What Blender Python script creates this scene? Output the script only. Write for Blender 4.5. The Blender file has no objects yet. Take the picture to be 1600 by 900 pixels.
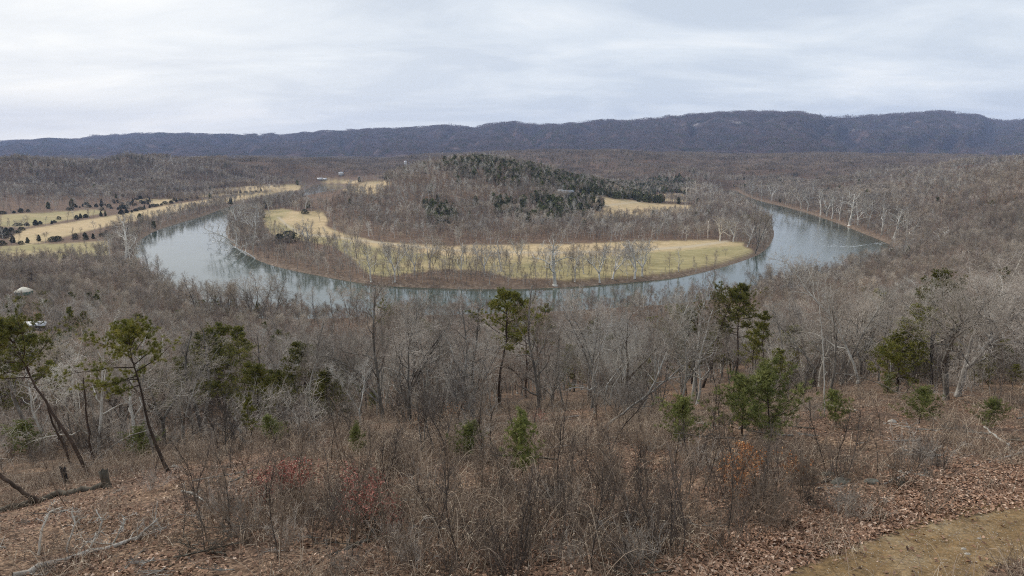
import bpy, math, random, time
import numpy as np
from mathutils import Vector, Euler, Matrix
T0 = time.time()
rng = np.random.default_rng(7)
random.seed(7)
scene = bpy.context.scene
COL = scene.collection
R = math.radians

# ------------------------------------------------------------------ camera model (for reading off distances)
F = 1067.0
P = math.atan(215 / F)
CP, SP = math.cos(P), math.sin(P)
W = -105.0                       # river level, camera at z = 0


def ray(u, v):
    dv = v - 450
    return np.array([u - 800.0, F * CP - dv * SP, -(F * SP + dv * CP)])


def to_px(x, y, z):
    f = y * CP - z * SP
    d = -z * CP - y * SP
    f = np.where(f > 0.1, f, 0.1)
    return 800 + F * x / f, 450 + F * d / f


def on_plane(u, v, z):
    d = ray(u, v)
    return d[0] * z / d[2], d[1] * z / d[2]


# ------------------------------------------------------------------ noise
def _h(ix, iy, s):
    n = (ix * 374761393 + iy * 668265263 + s * 1442695) & 0x7fffffff
    n = ((n ^ (n >> 13)) * 1274126177) & 0x7fffffff
    return ((n ^ (n >> 16)) & 0xffffff) / float(0xffffff)


def vnoise(x, y, s=0):
    x = np.asarray(x, float); y = np.asarray(y, float)
    ix = np.floor(x).astype(np.int64); iy = np.floor(y).astype(np.int64)
    fx = x - ix; fy = y - iy
    fx = fx * fx * (3 - 2 * fx); fy = fy * fy * (3 - 2 * fy)
    a = _h(ix, iy, s); b = _h(ix + 1, iy, s); c = _h(ix, iy + 1, s); d = _h(ix + 1, iy + 1, s)
    return (a * (1 - fx) + b * fx) * (1 - fy) + (c * (1 - fx) + d * fx) * fy - .5


def fbm(x, y, o=4, s=0):
    t = 0; a = 1.0
    for k in range(o):
        t = t + a * vnoise(x * 2 ** k + 17.3 * k, y * 2 ** k - 9.1 * k, s + k); a *= .5
    return t


# ------------------------------------------------------------------ river outline
INNER = [(542,289),(524,301),(470,309),(425,319),(390,328),(362,342),(352,358),(358,378),(380,396),(410,410),(440,419),
         (500,431),(560,442),(620,448),(700,451),(800,452),(900,448),(1000,440),(1060,434),(1120,420),(1160,408),(1190,396),
         (1205,380),(1210,365),(1205,350),(1185,330),(1160,317),(1135,308),(1105,300)]
OUTER = [(1150,296),(1158,303),(1180,312),(1240,326),(1300,345),(1350,365),(1390,381),(1400,388),(1398,400),(1350,425),(1250,455),(1100,477),
         (950,488),(800,494),(600,498),(470,508),(380,500),(310,482),(262,458),(225,425),(208,395),(213,378),(240,361),(280,348),
         (325,335),(350,325),(385,315),(440,304),(480,296),(492,287)]
RIV = np.array([on_plane(u, v, W) for u, v in INNER + OUTER])


def smooth_loop(p, n=2):
    for _ in range(n):
        q = np.roll(p, -1, 0)
        p = np.stack([p * .75 + q * .25, p * .25 + q * .75], 1).reshape(-1, 2)
    return p


RIVS = smooth_loop(RIV, 1)


def inside(px, py, poly):
    c = np.zeros(np.shape(px), bool)
    n = len(poly)
    for i in range(n):
        x0, y0 = poly[i]; x1, y1 = poly[(i + 1) % n]
        if y0 == y1: continue
        k = ((y0 > py) != (y1 > py)) & (px < (x1 - x0) * (py - y0) / (y1 - y0) + x0)
        c ^= k
    return c


def river_sd(x, y):
    """signed distance to the water's edge, negative in the water"""
    x = np.asarray(x, float); y = np.asarray(y, float)
    d = np.full(x.shape, 1e9)
    m = (y > 300) & (y < 2400) & (np.abs(x) < 1500)
    xs = x[m]; ys = y[m]
    dd = np.full(xs.shape, 1e9)
    n = len(RIVS)
    for i in range(n):
        a = RIVS[i]; b = RIVS[(i + 1) % n]; ab = b - a
        t = np.clip(((xs - a[0]) * ab[0] + (ys - a[1]) * ab[1]) / (ab @ ab + 1e-9), 0, 1)
        q = (xs - a[0] - t * ab[0]) ** 2 + (ys - a[1] - t * ab[1]) ** 2
        dd = np.minimum(dd, q)
    dd = np.sqrt(dd)
    dd = np.where(inside(xs, ys, RIVS), -dd, dd)
    d[m] = dd
    return d


# ------------------------------------------------------------------ terrain height
RK = [0, 8, 15, 25, 40, 65, 100, 150, 220, 300, 400, 550, 700, 800, 1000, 1200, 1600, 2200, 3200, 4500]
TAB = {
 -180: [-7, -7, -7, -7, -7, -7, -8, -10, -12, -15, -18, -20, -22, -25, -30, -30, -30, -30, -40, -60],
 -90: [-8, -8.2, -8.8, -9.8, -12, -16, -22, -30, -40, -52, -62, -74, -84, -90, -95, -95, -92, -88, -80, -70],
 -60: [-8, -8.2, -9.2, -11, -15, -22, -31, -42, -53, -62, -72, -86, -96, -100, -100, -98, -92, -84, -76, -66],
 -37: [-8, -8.3, -9.7, -12, -17, -26, -36, -47, -58, -68, -78, -92, -99, -101, -101, -100, -96, -84, -72, -62],
 -25: [-8, -8.3, -9.8, -12.3, -17.2, -26.5, -37.5, -52, -69, -83, -95, -101, -101, -101, -101, -101, -100, -90, -72, -62],
 -12: [-8, -8.3, -9.8, -12.6, -17.5, -26, -38, -54, -73, -88, -99, -101, -101, -101, -101, -101, -100, -90, -72, -62],
   0: [-8, -8.3, -9.8, -12.8, -17.5, -26, -38, -54, -73, -88, -100, -101, -101, -101, -101, -101, -99, -88, -66, -60],
  12: [-8, -8.2, -9.6, -12.4, -17, -25, -37, -52, -70, -84, -96, -101, -101, -101, -101, -101, -98, -84, -60, -58],
  22: [-8, -8.1, -9.3, -11.6, -15.6, -22.5, -33, -47, -63, -77, -90, -99, -101, -101, -101, -101, -100, -84, -60, -58],
  30: [-8, -8.0, -9.1, -11.0, -14.2, -20, -29, -41, -55, -68, -80, -92, -99, -98, -93, -73, -62, -74, -60, -58],
  37: [-8, -8.0, -8.9, -10.8, -13.6, -18.6, -26, -36, -48, -60, -70, -74, -66, -54, -34, -25, -32, -52, -60, -58],
  45: [-8, -8.0, -8.8, -10.4, -12.8, -17, -23, -32, -42, -52, -58, -55, -46, -36, -22, -14, -20, -42, -58, -58],
  90: [-8, -7.8, -8, -8.6, -9.5, -11, -13, -16, -20, -24, -26, -24, -20, -18, -15, -15, -20, -40, -50, -55],
  180: [-7, -7, -7, -7, -7, -7, -8, -10, -12, -15, -18, -20, -22, -25, -30, -30, -30, -30, -40, -60],
}
AK = np.array(sorted(TAB)); TV = np.array([TAB[a] for a in AK], float); RKa = np.array(RK, float)


def table(x, y):
    az = np.degrees(np.arctan2(x, y)); r = np.hypot(x, y)
    ia = np.clip(np.searchsorted(AK, az, side='right') - 1, 0, len(AK) - 2)
    fa = (az - AK[ia]) / (AK[ia + 1] - AK[ia]); fa = fa * fa * (3 - 2 * fa) * .6 + fa * .4
    rr = np.minimum(r, RK[-1] - .01)
    ir = np.clip(np.searchsorted(RKa, rr, side='right') - 1, 0, len(RK) - 2)
    fr = (rr - RKa[ir]) / (RKa[ir + 1] - RKa[ir])
    # catmull-rom along r
    def row(a):
        p1 = TV[a, ir]; p2 = TV[a, ir + 1]
        im = np.maximum(ir - 1, 0); ip = np.minimum(ir + 2, len(RK) - 1)
        h = RKa[ir + 1] - RKa[ir]
        m1 = (p2 - TV[a, im]) / (RKa[ir + 1] - RKa[im]) * h
        m2 = (TV[a, ip] - p1) / (RKa[ip] - RKa[ir]) * h
        t = fr
        return (2*t**3-3*t**2+1)*p1+(t**3-2*t**2+t)*m1+(-2*t**3+3*t**2)*p2+(t**3-t**2)*m2
    return row(ia) * (1 - fa) + row(ia + 1) * fa


GAUSS = [  # x, y, sx_left, sx_right, sy_front, sy_back, h
    (-85, 1210, 145, 140, 170, 220, 71), (70, 1300, 120, 130, 110, 200, 22),
    (-911, 2120, 260, 190, 230, 400, 44), (-1240, 1720, 400, 230, 130, 200, 44), (-1600, 2700, 700, 600, 300, 500, 20),
    (900, 3300, 900, 900, 500, 700, 34), (150, 3000, 500, 400, 300, 400, 20), (-300, 3400, 300, 300, 300, 400, 18)]


def height(x, y):
    x = np.asarray(x, float); y = np.asarray(y, float)
    r = np.hypot(x, y)
    z = table(x, y)
    for gx, gy, sl, sr, sf, sb, h in GAUSS:
        sx = np.where(x < gx, sl, sr); sy = np.where(y < gy, sf, sb)
        z = z + h * np.exp(-.5 * ((x - gx) / sx) ** 2 - .5 * ((y - gy) / sy) ** 2)
    hillness = np.clip((z + 101) / 12, 0, 1)
    z = z + fbm(x / 90, y / 90, 3, 5) * 7 * hillness * np.clip((r - 60) / 150, 0, 1)
    z = z + fbm(x / 170, y / 170, 3, 15) * 36 * hillness * np.clip((r - 1250) / 300, 0, 1) * np.clip((3000 - r) / 800, 0, 1)
    z = z + fbm(x / 400, y / 400, 3, 9) * 26 * np.clip((r - 1600) / 1200, 0, 1)
    z = z + fbm(x / 9, y / 9, 3, 3) * .9 * np.clip((r - 6) / 20, 0, 1) * np.clip(1 - (r - 500) / 500, 0, 1) * (.25 + .75 * hillness)
    z = z + fbm(x / 1.3, y / 1.3, 3, 4) * .16 * np.clip(1 - (r - 40) / 60, 0, 1)
    z = np.maximum(z, -102.5)
    sd = river_sd(x, y)
    z = np.where(sd < 0, W - np.minimum(4, -sd * .25) - .05, np.minimum(z, W + .15 + .42 * sd))
    return z


def hfast(x, y):
    """height read back from the built ground grid"""
    r = np.clip(np.hypot(x, y), rad[0], rad[-2]); a = np.arctan2(x, y)
    fj = np.interp(a, az, np.arange(len(az))); fi = np.interp(r, rad, np.arange(len(rad)))
    i = np.minimum(fi.astype(int), len(rad) - 2); j = np.minimum(fj.astype(int), len(az) - 2)
    u = fi - i; v = fj - j
    return (GZ[i, j] * (1 - v) + GZ[i, j + 1] * v) * (1 - u) + (GZ[i + 1, j] * (1 - v) + GZ[i + 1, j + 1] * v) * u


def hz(x, y):
    return float(height(np.array([x]), np.array([y]))[0])


def hit(u, v, t0=6.0, tmax=9000):
    """where the line of sight through a photo pixel meets the ground"""
    d = ray(u, v); d = d / np.linalg.norm(d)
    t = np.geomspace(t0, tmax, 1400)
    g = hfast(d[0] * t, d[1] * t) - d[2] * t
    k = np.argmax(g > 0)
    if g[k] <= 0: k = len(t) - 1
    a, b = t[max(k - 1, 0)], t[k]
    for _ in range(8):
        m = .5 * (a + b)
        if hfast(np.array([d[0] * m]), np.array([d[1] * m]))[0] > d[2] * m: b = m
        else: a = m
    return np.array([d[0] * b, d[1] * b, float(hfast(np.array([d[0] * b]), np.array([d[1] * b]))[0])])


# ------------------------------------------------------------------ materials
def mat(name):
    m = bpy.data.materials.new(name); m.use_nodes = True
    nt = m.node_tree
    return m, nt, nt.nodes['Principled BSDF']


def N(nt, t, **kw):
    n = nt.nodes.new(t)
    for k, v in kw.items():
        if k == 'inp':
            for a, b in v.items(): n.inputs[a].default_value = b
        else: setattr(n, k, v)
    return n


def ramp(nt, fac, stops):
    r = nt.nodes.new('ShaderNodeValToRGB')
    e = r.color_ramp.elements
    e[0].position, e[0].color = stops[0][0], (*stops[0][1], 1)
    e[1].position, e[1].color = stops[-1][0], (*stops[-1][1], 1)
    for p, c in stops[1:-1]:
        q = e.new(p); q.color = (*c, 1)
    nt.links.new(fac, r.inputs[0])
    return r.outputs[0]


def noise(nt, vec, scale, detail=4, rough=.55, dist=0):
    n = N(nt, 'ShaderNodeTexNoise', inp={'Scale': scale, 'Detail': detail, 'Roughness': rough, 'Distortion': dist})
    nt.links.new(vec, n.inputs['Vector'])
    return n.outputs['Fac']


def mix(nt, f, a, b, mode='MIX'):
    m = nt.nodes.new('ShaderNodeMix'); m.data_type = 'RGBA'; m.blend_type = mode
    for s, v in ((m.inputs['Factor'], f), (m.inputs['A'], a), (m.inputs['B'], b)):
        if hasattr(v, 'links') or hasattr(v, 'is_linked'): nt.links.new(v, s)
        elif isinstance(v, (int, float)): s.default_value = v
        else: s.default_value = (*v, 1)
    return m.outputs['Result']


def math_(nt, op, a, b=None, clamp=False):
    m = nt.nodes.new('ShaderNodeMath'); m.operation = op; m.use_clamp = clamp
    for i, v in enumerate((a, b)):
        if v is None: continue
        if isinstance(v, (int, float)): m.inputs[i].default_value = v
        else: nt.links.new(v, m.inputs[i])
    return m.outputs[0]


def bark(name, stops, scale=3.0, var=.25, patch=None):
    """bark: streaks and blotches along the stem, each tree a little lighter or darker than the next"""
    m, nt, b = mat(name)
    tc = N(nt, 'ShaderNodeTexCoord'); oi = N(nt, 'ShaderNodeObjectInfo')
    mp = N(nt, 'ShaderNodeMapping', inp={'Scale': (1, 1, .35)})
    nt.links.new(tc.outputs['Object'], mp.inputs[0])
    f = noise(nt, mp.outputs[0], scale, 5, .65)
    c = ramp(nt, f, stops)
    if patch:
        g = noise(nt, tc.outputs['Object'], .7, 3)
        c = mix(nt, math_(nt, 'MULTIPLY', math_(nt, 'SUBTRACT', g, .5), 6.0, True), c, patch)
    k = math_(nt, 'MULTIPLY_ADD', oi.outputs['Random'], var * 2)
    k.node.inputs[2].default_value = 1 - var
    stand = noise(nt, oi.outputs['Location'], .011, 4, .65)      # stands of lighter and darker kinds
    k = math_(nt, 'MULTIPLY', k, math_(nt, 'ADD', math_(nt, 'MULTIPLY', stand, 1.5), .25))
    stand2 = noise(nt, oi.outputs['Location'], .02, 3, .6)
    c = mix(nt, math_(nt, 'MULTIPLY', math_(nt, 'SUBTRACT', stand2, .45), 3.0, True), c, mix(nt, 1, c, (1.05, .95, .84), 'MULTIPLY'))
    rwhite = N(nt, 'ShaderNodeTexWhiteNoise'); rwhite.noise_dimensions = '1D'; nt.links.new(oi.outputs['Random'], rwhite.inputs['W'])
    c = mix(nt, math_(nt, 'MULTIPLY', rwhite.outputs['Value'], .6), c, mix(nt, 1, c, (.78, .76, .70), 'MULTIPLY'))
    v = N(nt, 'ShaderNodeHueSaturation')
    nt.links.new(c, v.inputs['Color']); nt.links.new(k, v.inputs['Value'])
    nt.links.new(v.outputs[0], b.inputs['Base Color'])
    b.inputs['Roughness'].default_value = .9
    b.inputs['Specular IOR Level'].default_value = .2
    bp = N(nt, 'ShaderNodeBump', inp={'Strength': .6, 'Distance': .03})
    nt.links.new(noise(nt, mp.outputs[0], scale * 5, 3), bp.inputs['Height'])
    nt.links.new(bp.outputs[0], b.inputs['Normal'])
    return m


def leafy(name, stops, scale=1.2, var=.3, sub=0.0, tone=False):
    m, nt, b = mat(name)
    tc = N(nt, 'ShaderNodeTexCoord'); oi = N(nt, 'ShaderNodeObjectInfo')
    if tone:
        a = N(nt, 'ShaderNodeAttribute', attribute_name='tone'); f = a.outputs['Fac']
    else:
        f = noise(nt, tc.outputs['Object'], scale, 4, .7)
    c = ramp(nt, f, stops)
    k = math_(nt, 'MULTIPLY_ADD', oi.outputs['Random'], var * 2); k.node.inputs[2].default_value = 1 - var
    v = N(nt, 'ShaderNodeHueSaturation')
    nt.links.new(c, v.inputs['Color']); nt.links.new(k, v.inputs['Value'])
    nt.links.new(v.outputs[0], b.inputs['Base Color'])
    b.inputs['Roughness'].default_value = .7
    b.inputs['Specular IOR Level'].default_value = .25
    return m


M = {}
M['bark'] = bark('grey_brown_bark', [(.3, (.09, .08, .068)), (.52, (.22, .20, .175)), (.7, (.46, .44, .40))], 3, .4)
M['twig'] = bark('twig_bark', [(.32, (.27, .225, .185)), (.5, (.45, .395, .34)), (.68, (.66, .61, .54))], 1.1, .4)
M['twig_brown'] = bark('brown_twig_bark', [(.32, (.19, .14, .11)), (.5, (.34, .26, .21)), (.68, (.52, .42, .35))], 1.1, .3)
M['twig_pale'] = bark('pale_twig_bark', [(.32, (.36, .325, .28)), (.5, (.56, .52, .46)), (.68, (.74, .70, .63))], 1.1, .25)
TW = ['twig', 'twig_brown', 'twig_pale', 'twig', 'twig_brown', 'twig', 'twig_pale', 'twig_brown', 'twig_pale', 'twig']
M['twig_far'] = bark('far_twig_bark', [(.3, (.29, .24, .19)), (.7, (.56, .49, .40))], .4, .34)
M['twig_mtn'] = bark('mountain_twig_bark', [(.3, (.15, .112, .11)), (.7, (.33, .255, .235))], .1, .12)
M['twig_up'] = bark('upland_twig_bark', [(.3, (.21, .17, .135)), (.7, (.46, .385, .31))], .3, .3)
M['pale'] = bark('pale_bark', [(.3, (.38, .36, .32)), (.7, (.72, .70, .64))], 2, .2, (.28, .25, .2))
M['white'] = bark('white_sycamore_bark', [(.25, (.42, .40, .35)), (.5, (.74, .72, .67)), (.75, (.86, .85, .8))], .8, .1, (.5, .45, .38))
M['white_twig'] = bark('sycamore_twig', [(.3, (.21, .17, .135)), (.7, (.40, .345, .28))], 1, .2)
M['pinebark'] = bark('pine_bark', [(.3, (.035, .026, .02)), (.7, (.12, .085, .065))], 4, .2)
M['needle'] = leafy('pine_needles', [(.3, (.07, .08, .018)), (.5, (.19, .185, .036)), (.7, (.35, .30, .065))], 1.3, .3)
M['needle_y'] = leafy('sapling_needles', [(.3, (.075, .095, .025)), (.5, (.17, .185, .05)), (.72, (.31, .30, .095))], 2.0, .2)
M['cedar'] = leafy('cedar_foliage', [(.3, (.03, .038, .02)), (.7, (.09, .09, .045))], .8, .3)
M['needle_far'] = leafy('far_evergreen', [(.3, (.06, .075, .03)), (.7, (.19, .185, .065))], .5, .3)
M['red_leaf'] = leafy('red_brown_leaves', [(0, (.20, .065, .045)), (1, (.50, .21, .155))], tone=True, var=.1)
M['orange_leaf'] = leafy('orange_brown_leaves', [(0, (.25, .09, .03)), (.7, (.45, .2, .08)), (1, (.6, .36, .17))], tone=True, var=.1)
M['litter'] = leafy('fallen_leaves', [(0, (.05, .03, .02)), (.3, (.17, .09, .055)), (.62, (.34, .195, .12)), (.88, (.48, .31, .21)), (1, (.68, .5, .37))], tone=True, var=0)
M['stalk'] = leafy('dry_stalks', [(0, (.08, .055, .042)), (.35, (.24, .175, .13)), (.7, (.47, .36, .26)), (1, (.74, .62, .46))], tone=True, var=.2)
M['darkstem'] = bark('dark_stem', [(.3, (.05, .038, .032)), (.7, (.19, .155, .13))], 3, .4)
M['brownstem'] = bark('brown_stem', [(.3, (.12, .085, .062)), (.7, (.40, .31, .235))], 3, .35)
M['deadwood'] = bark('bleached_deadwood', [(.25, (.16, .14, .12)), (.5, (.38, .35, .31)), (.75, (.62, .60, .56))], 3, .1)
M['oldlog'] = bark('rotting_log_bark', [(.3, (.05, .042, .032)), (.6, (.16, .14, .11)), (.8, (.30, .30, .24))], 5, .1)
M['palebark'] = bark('pale_grey_bark', [(.3, (.16, .15, .13)), (.7, (.42, .40, .36))], 4, .1)
M['whitewood'] = bark('white_barkless_wood', [(.3, (.45, .43, .38)), (.7, (.8, .78, .72))], 3, .1)


def simple(name, c, rough=.7, bump=0, scale=4, c2=None, metal=0):
    m, nt, b = mat(name)
    tc = N(nt, 'ShaderNodeTexCoord')
    f = noise(nt, tc.outputs['Object'], scale, 5, .6)
    nt.links.new(ramp(nt, f, [(.3, tuple(x * .75 for x in c)), (.7, c2 or c)]), b.inputs['Base Color'])
    b.inputs['Roughness'].default_value = rough; b.inputs['Metallic'].default_value = metal
    if bump:
        bp = N(nt, 'ShaderNodeBump', inp={'Strength': .8, 'Distance': bump})
        nt.links.new(f, bp.inputs['Height']); nt.links.new(bp.outputs[0], b.inputs['Normal'])
    return m


M['rock'] = simple('grey_rock', (.12, .115, .09), .9, .06, 5, (.25, .24, .19))
M['palerock'] = simple('pale_rock', (.5, .45, .38), .9, .04, 6)
M['canvas'] = simple('cream_canvas', (.82, .76, .62), .8, .01, 2)
M['teal'] = simple('teal_canvas', (.12, .30, .27), .8, .01, 2)
M['wood'] = simple('weathered_boards', (.22, .17, .12), .85, .01, 4)
M['white_roof'] = simple('white_metal_roof', (.75, .76, .78), .4, 0, 2)
M['grey_roof'] = simple('grey_metal_roof', (.26, .29, .33), .5, 0, 1)
M['blue_panel'] = simple('pale_blue_metal', (.42, .52, .52), .5, 0, 9, (.55, .64, .62))
M['maroon'] = simple('maroon_boards', (.11, .06, .06), .8, .01, 9)
M['siding'] = simple('white_siding', (.72, .71, .68), .7, 0, 2)
M['redroof'] = simple('dull_red_roof', (.17, .055, .045), .7, 0, 2)
M['dark'] = simple('dark_glass', (.03, .035, .04), .15)
M['black'] = simple('charred_wood', (.012, .011, .011), .9, .02, 8)
M['mountain'] = None

# ground
m, nt, b = mat('ground'); M['ground'] = m
tc = N(nt, 'ShaderNodeTexCoord'); V = tc.outputs['Object']
vor = N(nt, 'ShaderNodeTexVoronoi', inp={'Scale': 11, 'Randomness': 1}); nt.links.new(V, vor.inputs['Vector'])
sp = N(nt, 'ShaderNodeSeparateColor'); nt.links.new(vor.outputs['Color'], sp.inputs[0])
leaf = ramp(nt, sp.outputs[0], [(0, (.05, .033, .024)), (.35, (.13, .088, .063)), (.7, (.22, .155, .11)), (1, (.36, .265, .195))])
big = noise(nt, V, .25, 5, .6)
litter = mix(nt, 1, leaf, ramp(nt, big, [(.3, (.55, .5, .5)), (.7, (1.25, 1.15, 1.0))]), 'MULTIPLY')
fn = noise(nt, V, .012, 6, .6, .4); fn2 = noise(nt, V, .11, 8, .75)
gattr = N(nt, 'ShaderNodeAttribute', attribute_name='green')
fgreen = ramp(nt, fn2, [(.3, (.26, .225, .105)), (.7, (.42, .35, .175))])
ftan = ramp(nt, fn2, [(.3, (.42, .31, .165)), (.7, (.66, .50, .295))])
gm = math_(nt, 'ADD', gattr.outputs['Fac'], math_(nt, 'MULTIPLY', math_(nt, 'SUBTRACT', fn, .5), 2.4), True)
fieldc = mix(nt, gm, ftan, fgreen)
mw = N(nt, 'ShaderNodeTexWave', inp={'Scale': .045, 'Distortion': 5.0, 'Detail': 3, 'Detail Scale': .4}); mw.bands_direction = 'Y'; nt.links.new(V, mw.inputs['Vector'])
fieldc = mix(nt, 1, fieldc, ramp(nt, mw.outputs['Fac'], [(.2, (.86, .85, .84)), (.8, (1.1, 1.1, 1.1))]), 'MULTIPLY')      # mown swathes
dm = noise(nt, V, .035, 6, .7, .8)
fieldc = mix(nt, math_(nt, 'MULTIPLY', math_(nt, 'SUBTRACT', dm, .54), 6.0, True), fieldc, mix(nt, 1, fieldc, (.72, .70, .62), 'MULTIPLY'))   # damp hollows
fa = N(nt, 'ShaderNodeAttribute', attribute_name='field')
c1 = mix(nt, fa.outputs['Fac'], litter, fieldc)
bk = N(nt, 'ShaderNodeAttribute', attribute_name='bank')
bankc = ramp(nt, noise(nt, V, .35, 5, .7), [(.3, (.10, .072, .05)), (.55, (.21, .15, .105)), (.75, (.42, .34, .25))])
c2 = mix(nt, bk.outputs['Fac'], c1, bankc)
tr = N(nt, 'ShaderNodeAttribute', attribute_name='trail')
tn = noise(nt, V, 1.1, 6, .65); tn2 = noise(nt, V, 40, 3, .7)
trc = ramp(nt, tn, [(.3, (.125, .082, .038)), (.5, (.205, .131, .06)), (.7, (.27, .20, .115))])
trc = mix(nt, 1, trc, ramp(nt, noise(nt, V, 7, 6, .75), [(.32, (.5, .48, .46)), (.5, (1, 1, 1)), (.7, (1.5, 1.45, 1.4))]), 'MULTIPLY')
trc = mix(nt, math_(nt, 'MULTIPLY', math_(nt, 'SUBTRACT', tn2, .58), 8.0, True), trc, (.46, .40, .30))
ted = math_(nt, 'MULTIPLY', math_(nt, 'ADD', math_(nt, 'SUBTRACT', tr.outputs['Fac'], .5), math_(nt, 'MULTIPLY', math_(nt, 'SUBTRACT', noise(nt, V, 2.2, 7, .75), .5), 2.4)), 2.6)
ted = math_(nt, 'ADD', ted, .5, True)
c3 = mix(nt, ted, c2, trc)
tk = N(nt, 'ShaderNodeAttribute', attribute_name='track')
c4 = mix(nt, tk.outputs['Fac'], c3, (.50, .42, .30))
nt.links.new(c4, b.inputs['Base Color']); b.inputs['Roughness'].default_value = .95
b.inputs['Specular IOR Level'].default_value = .15
bp = N(nt, 'ShaderNodeBump', inp={'Strength': .7, 'Distance': .04}); nt.links.new(vor.outputs['Distance'], bp.inputs['Height'])
nt.links.new(bp.outputs[0], b.inputs['Normal'])

# mountain flank
m, nt, b = mat('mountain'); M['mountain'] = m
tc = N(nt, 'ShaderNodeTexCoord'); V = tc.outputs['Object']
mc = ramp(nt, noise(nt, V, .0035, 7, .65), [(.38, (.06, .042, .042)), (.5, (.12, .08, .07)), (.62, (.17, .125, .105))])
fine = noise(nt, V, .03, 5, .8)
mc = mix(nt, 1, mc, ramp(nt, fine, [(.3, (.5, .5, .5)), (.7, (1.4, 1.4, 1.4))]), 'MULTIPLY')
ro = N(nt, 'ShaderNodeAttribute', attribute_name='rock')
rk = math_(nt, 'MULTIPLY', ro.outputs['Fac'], math_(nt, 'MULTIPLY', math_(nt, 'SUBTRACT', noise(nt, V, .02, 5, .8), .5), 9.0, True))
mc = mix(nt, rk, mc, (.42, .40, .38))
nt.links.new(mc, b.inputs['Base Color']); b.inputs['Roughness'].default_value = 1; b.inputs['Specular IOR Level'].default_value = 0
bp = N(nt, 'ShaderNodeBump', inp={'Strength': 1, 'Distance': 12}); nt.links.new(fine, bp.inputs['Height']); nt.links.new(bp.outputs[0], b.inputs['Normal'])

# water
m, nt, b = mat('river_water'); M['water'] = m
tc = N(nt, 'ShaderNodeTexCoord'); V = tc.outputs['Object']
mp = N(nt, 'ShaderNodeMapping', inp={'Scale': (.3, 1, 1)}); nt.links.new(V, mp.inputs[0])
n1 = noise(nt, mp.outputs[0], .12, 5, .6, .6); n2 = noise(nt, V, 1.2, 4, .6); n3 = noise(nt, V, .012, 4, .6, .5)
rf = N(nt, 'ShaderNodeAttribute', attribute_name='riffle')
amp = math_(nt, 'MULTIPLY_ADD', rf.outputs['Fac'], 7.0); amp.node.inputs[2].default_value = 1.0
hh = math_(nt, 'ADD', math_(nt, 'MULTIPLY', n1, .35), math_(nt, 'MULTIPLY', math_(nt, 'MULTIPLY', n2, .06), amp))
bp = N(nt, 'ShaderNodeBump', inp={'Strength': .16, 'Distance': 1.0}); nt.links.new(hh, bp.inputs['Height'])
nt.links.new(bp.outputs[0], b.inputs['Normal'])
nt.links.new(ramp(nt, n3, [(.3, (.028, .048, .034)), (.7, (.065, .085, .062))]), b.inputs['Base Color'])
rr = ramp(nt, n1, [(.35, (.02,) * 3), (.65, (.12,) * 3)])
nt.links.new(rr, b.inputs['Roughness']); b.inputs['IOR'].default_value = 1.45
b.inputs['Specular IOR Level'].default_value = .8


# ------------------------------------------------------------------ object helpers
def tag(o, label=None, cat=None, group=None, kind=None):
    if label: o['label'] = label
    if cat: o['category'] = cat
    if group: o['group'] = group
    if kind: o['kind'] = kind
    return o


def np_mesh(name, verts, faces_flat, loop_tot, mats=(), smooth=False, mi=None):
    me = bpy.data.meshes.new(name)
    nv = len(verts); nf = len(loop_tot)
    me.vertices.add(nv); me.vertices.foreach_set('co', np.asarray(verts, np.float32).ravel())
    me.loops.add(len(faces_flat)); me.loops.foreach_set('vertex_index', np.asarray(faces_flat, np.int32))
    me.polygons.add(nf)
    lt = np.asarray(loop_tot, np.int32); ls = np.concatenate([[0], np.cumsum(lt)[:-1]]).astype(np.int32)
    me.polygons.foreach_set('loop_start', ls); me.polygons.foreach_set('loop_total', lt)
    if smooth: me.polygons.foreach_set('use_smooth', np.ones(nf, bool))
    for q in mats: me.materials.append(q)
    if mi is not None: me.polygons.foreach_set('material_index', np.asarray(mi, np.int32))
    me.update(calc_edges=True); me.validate()
    return me


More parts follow.
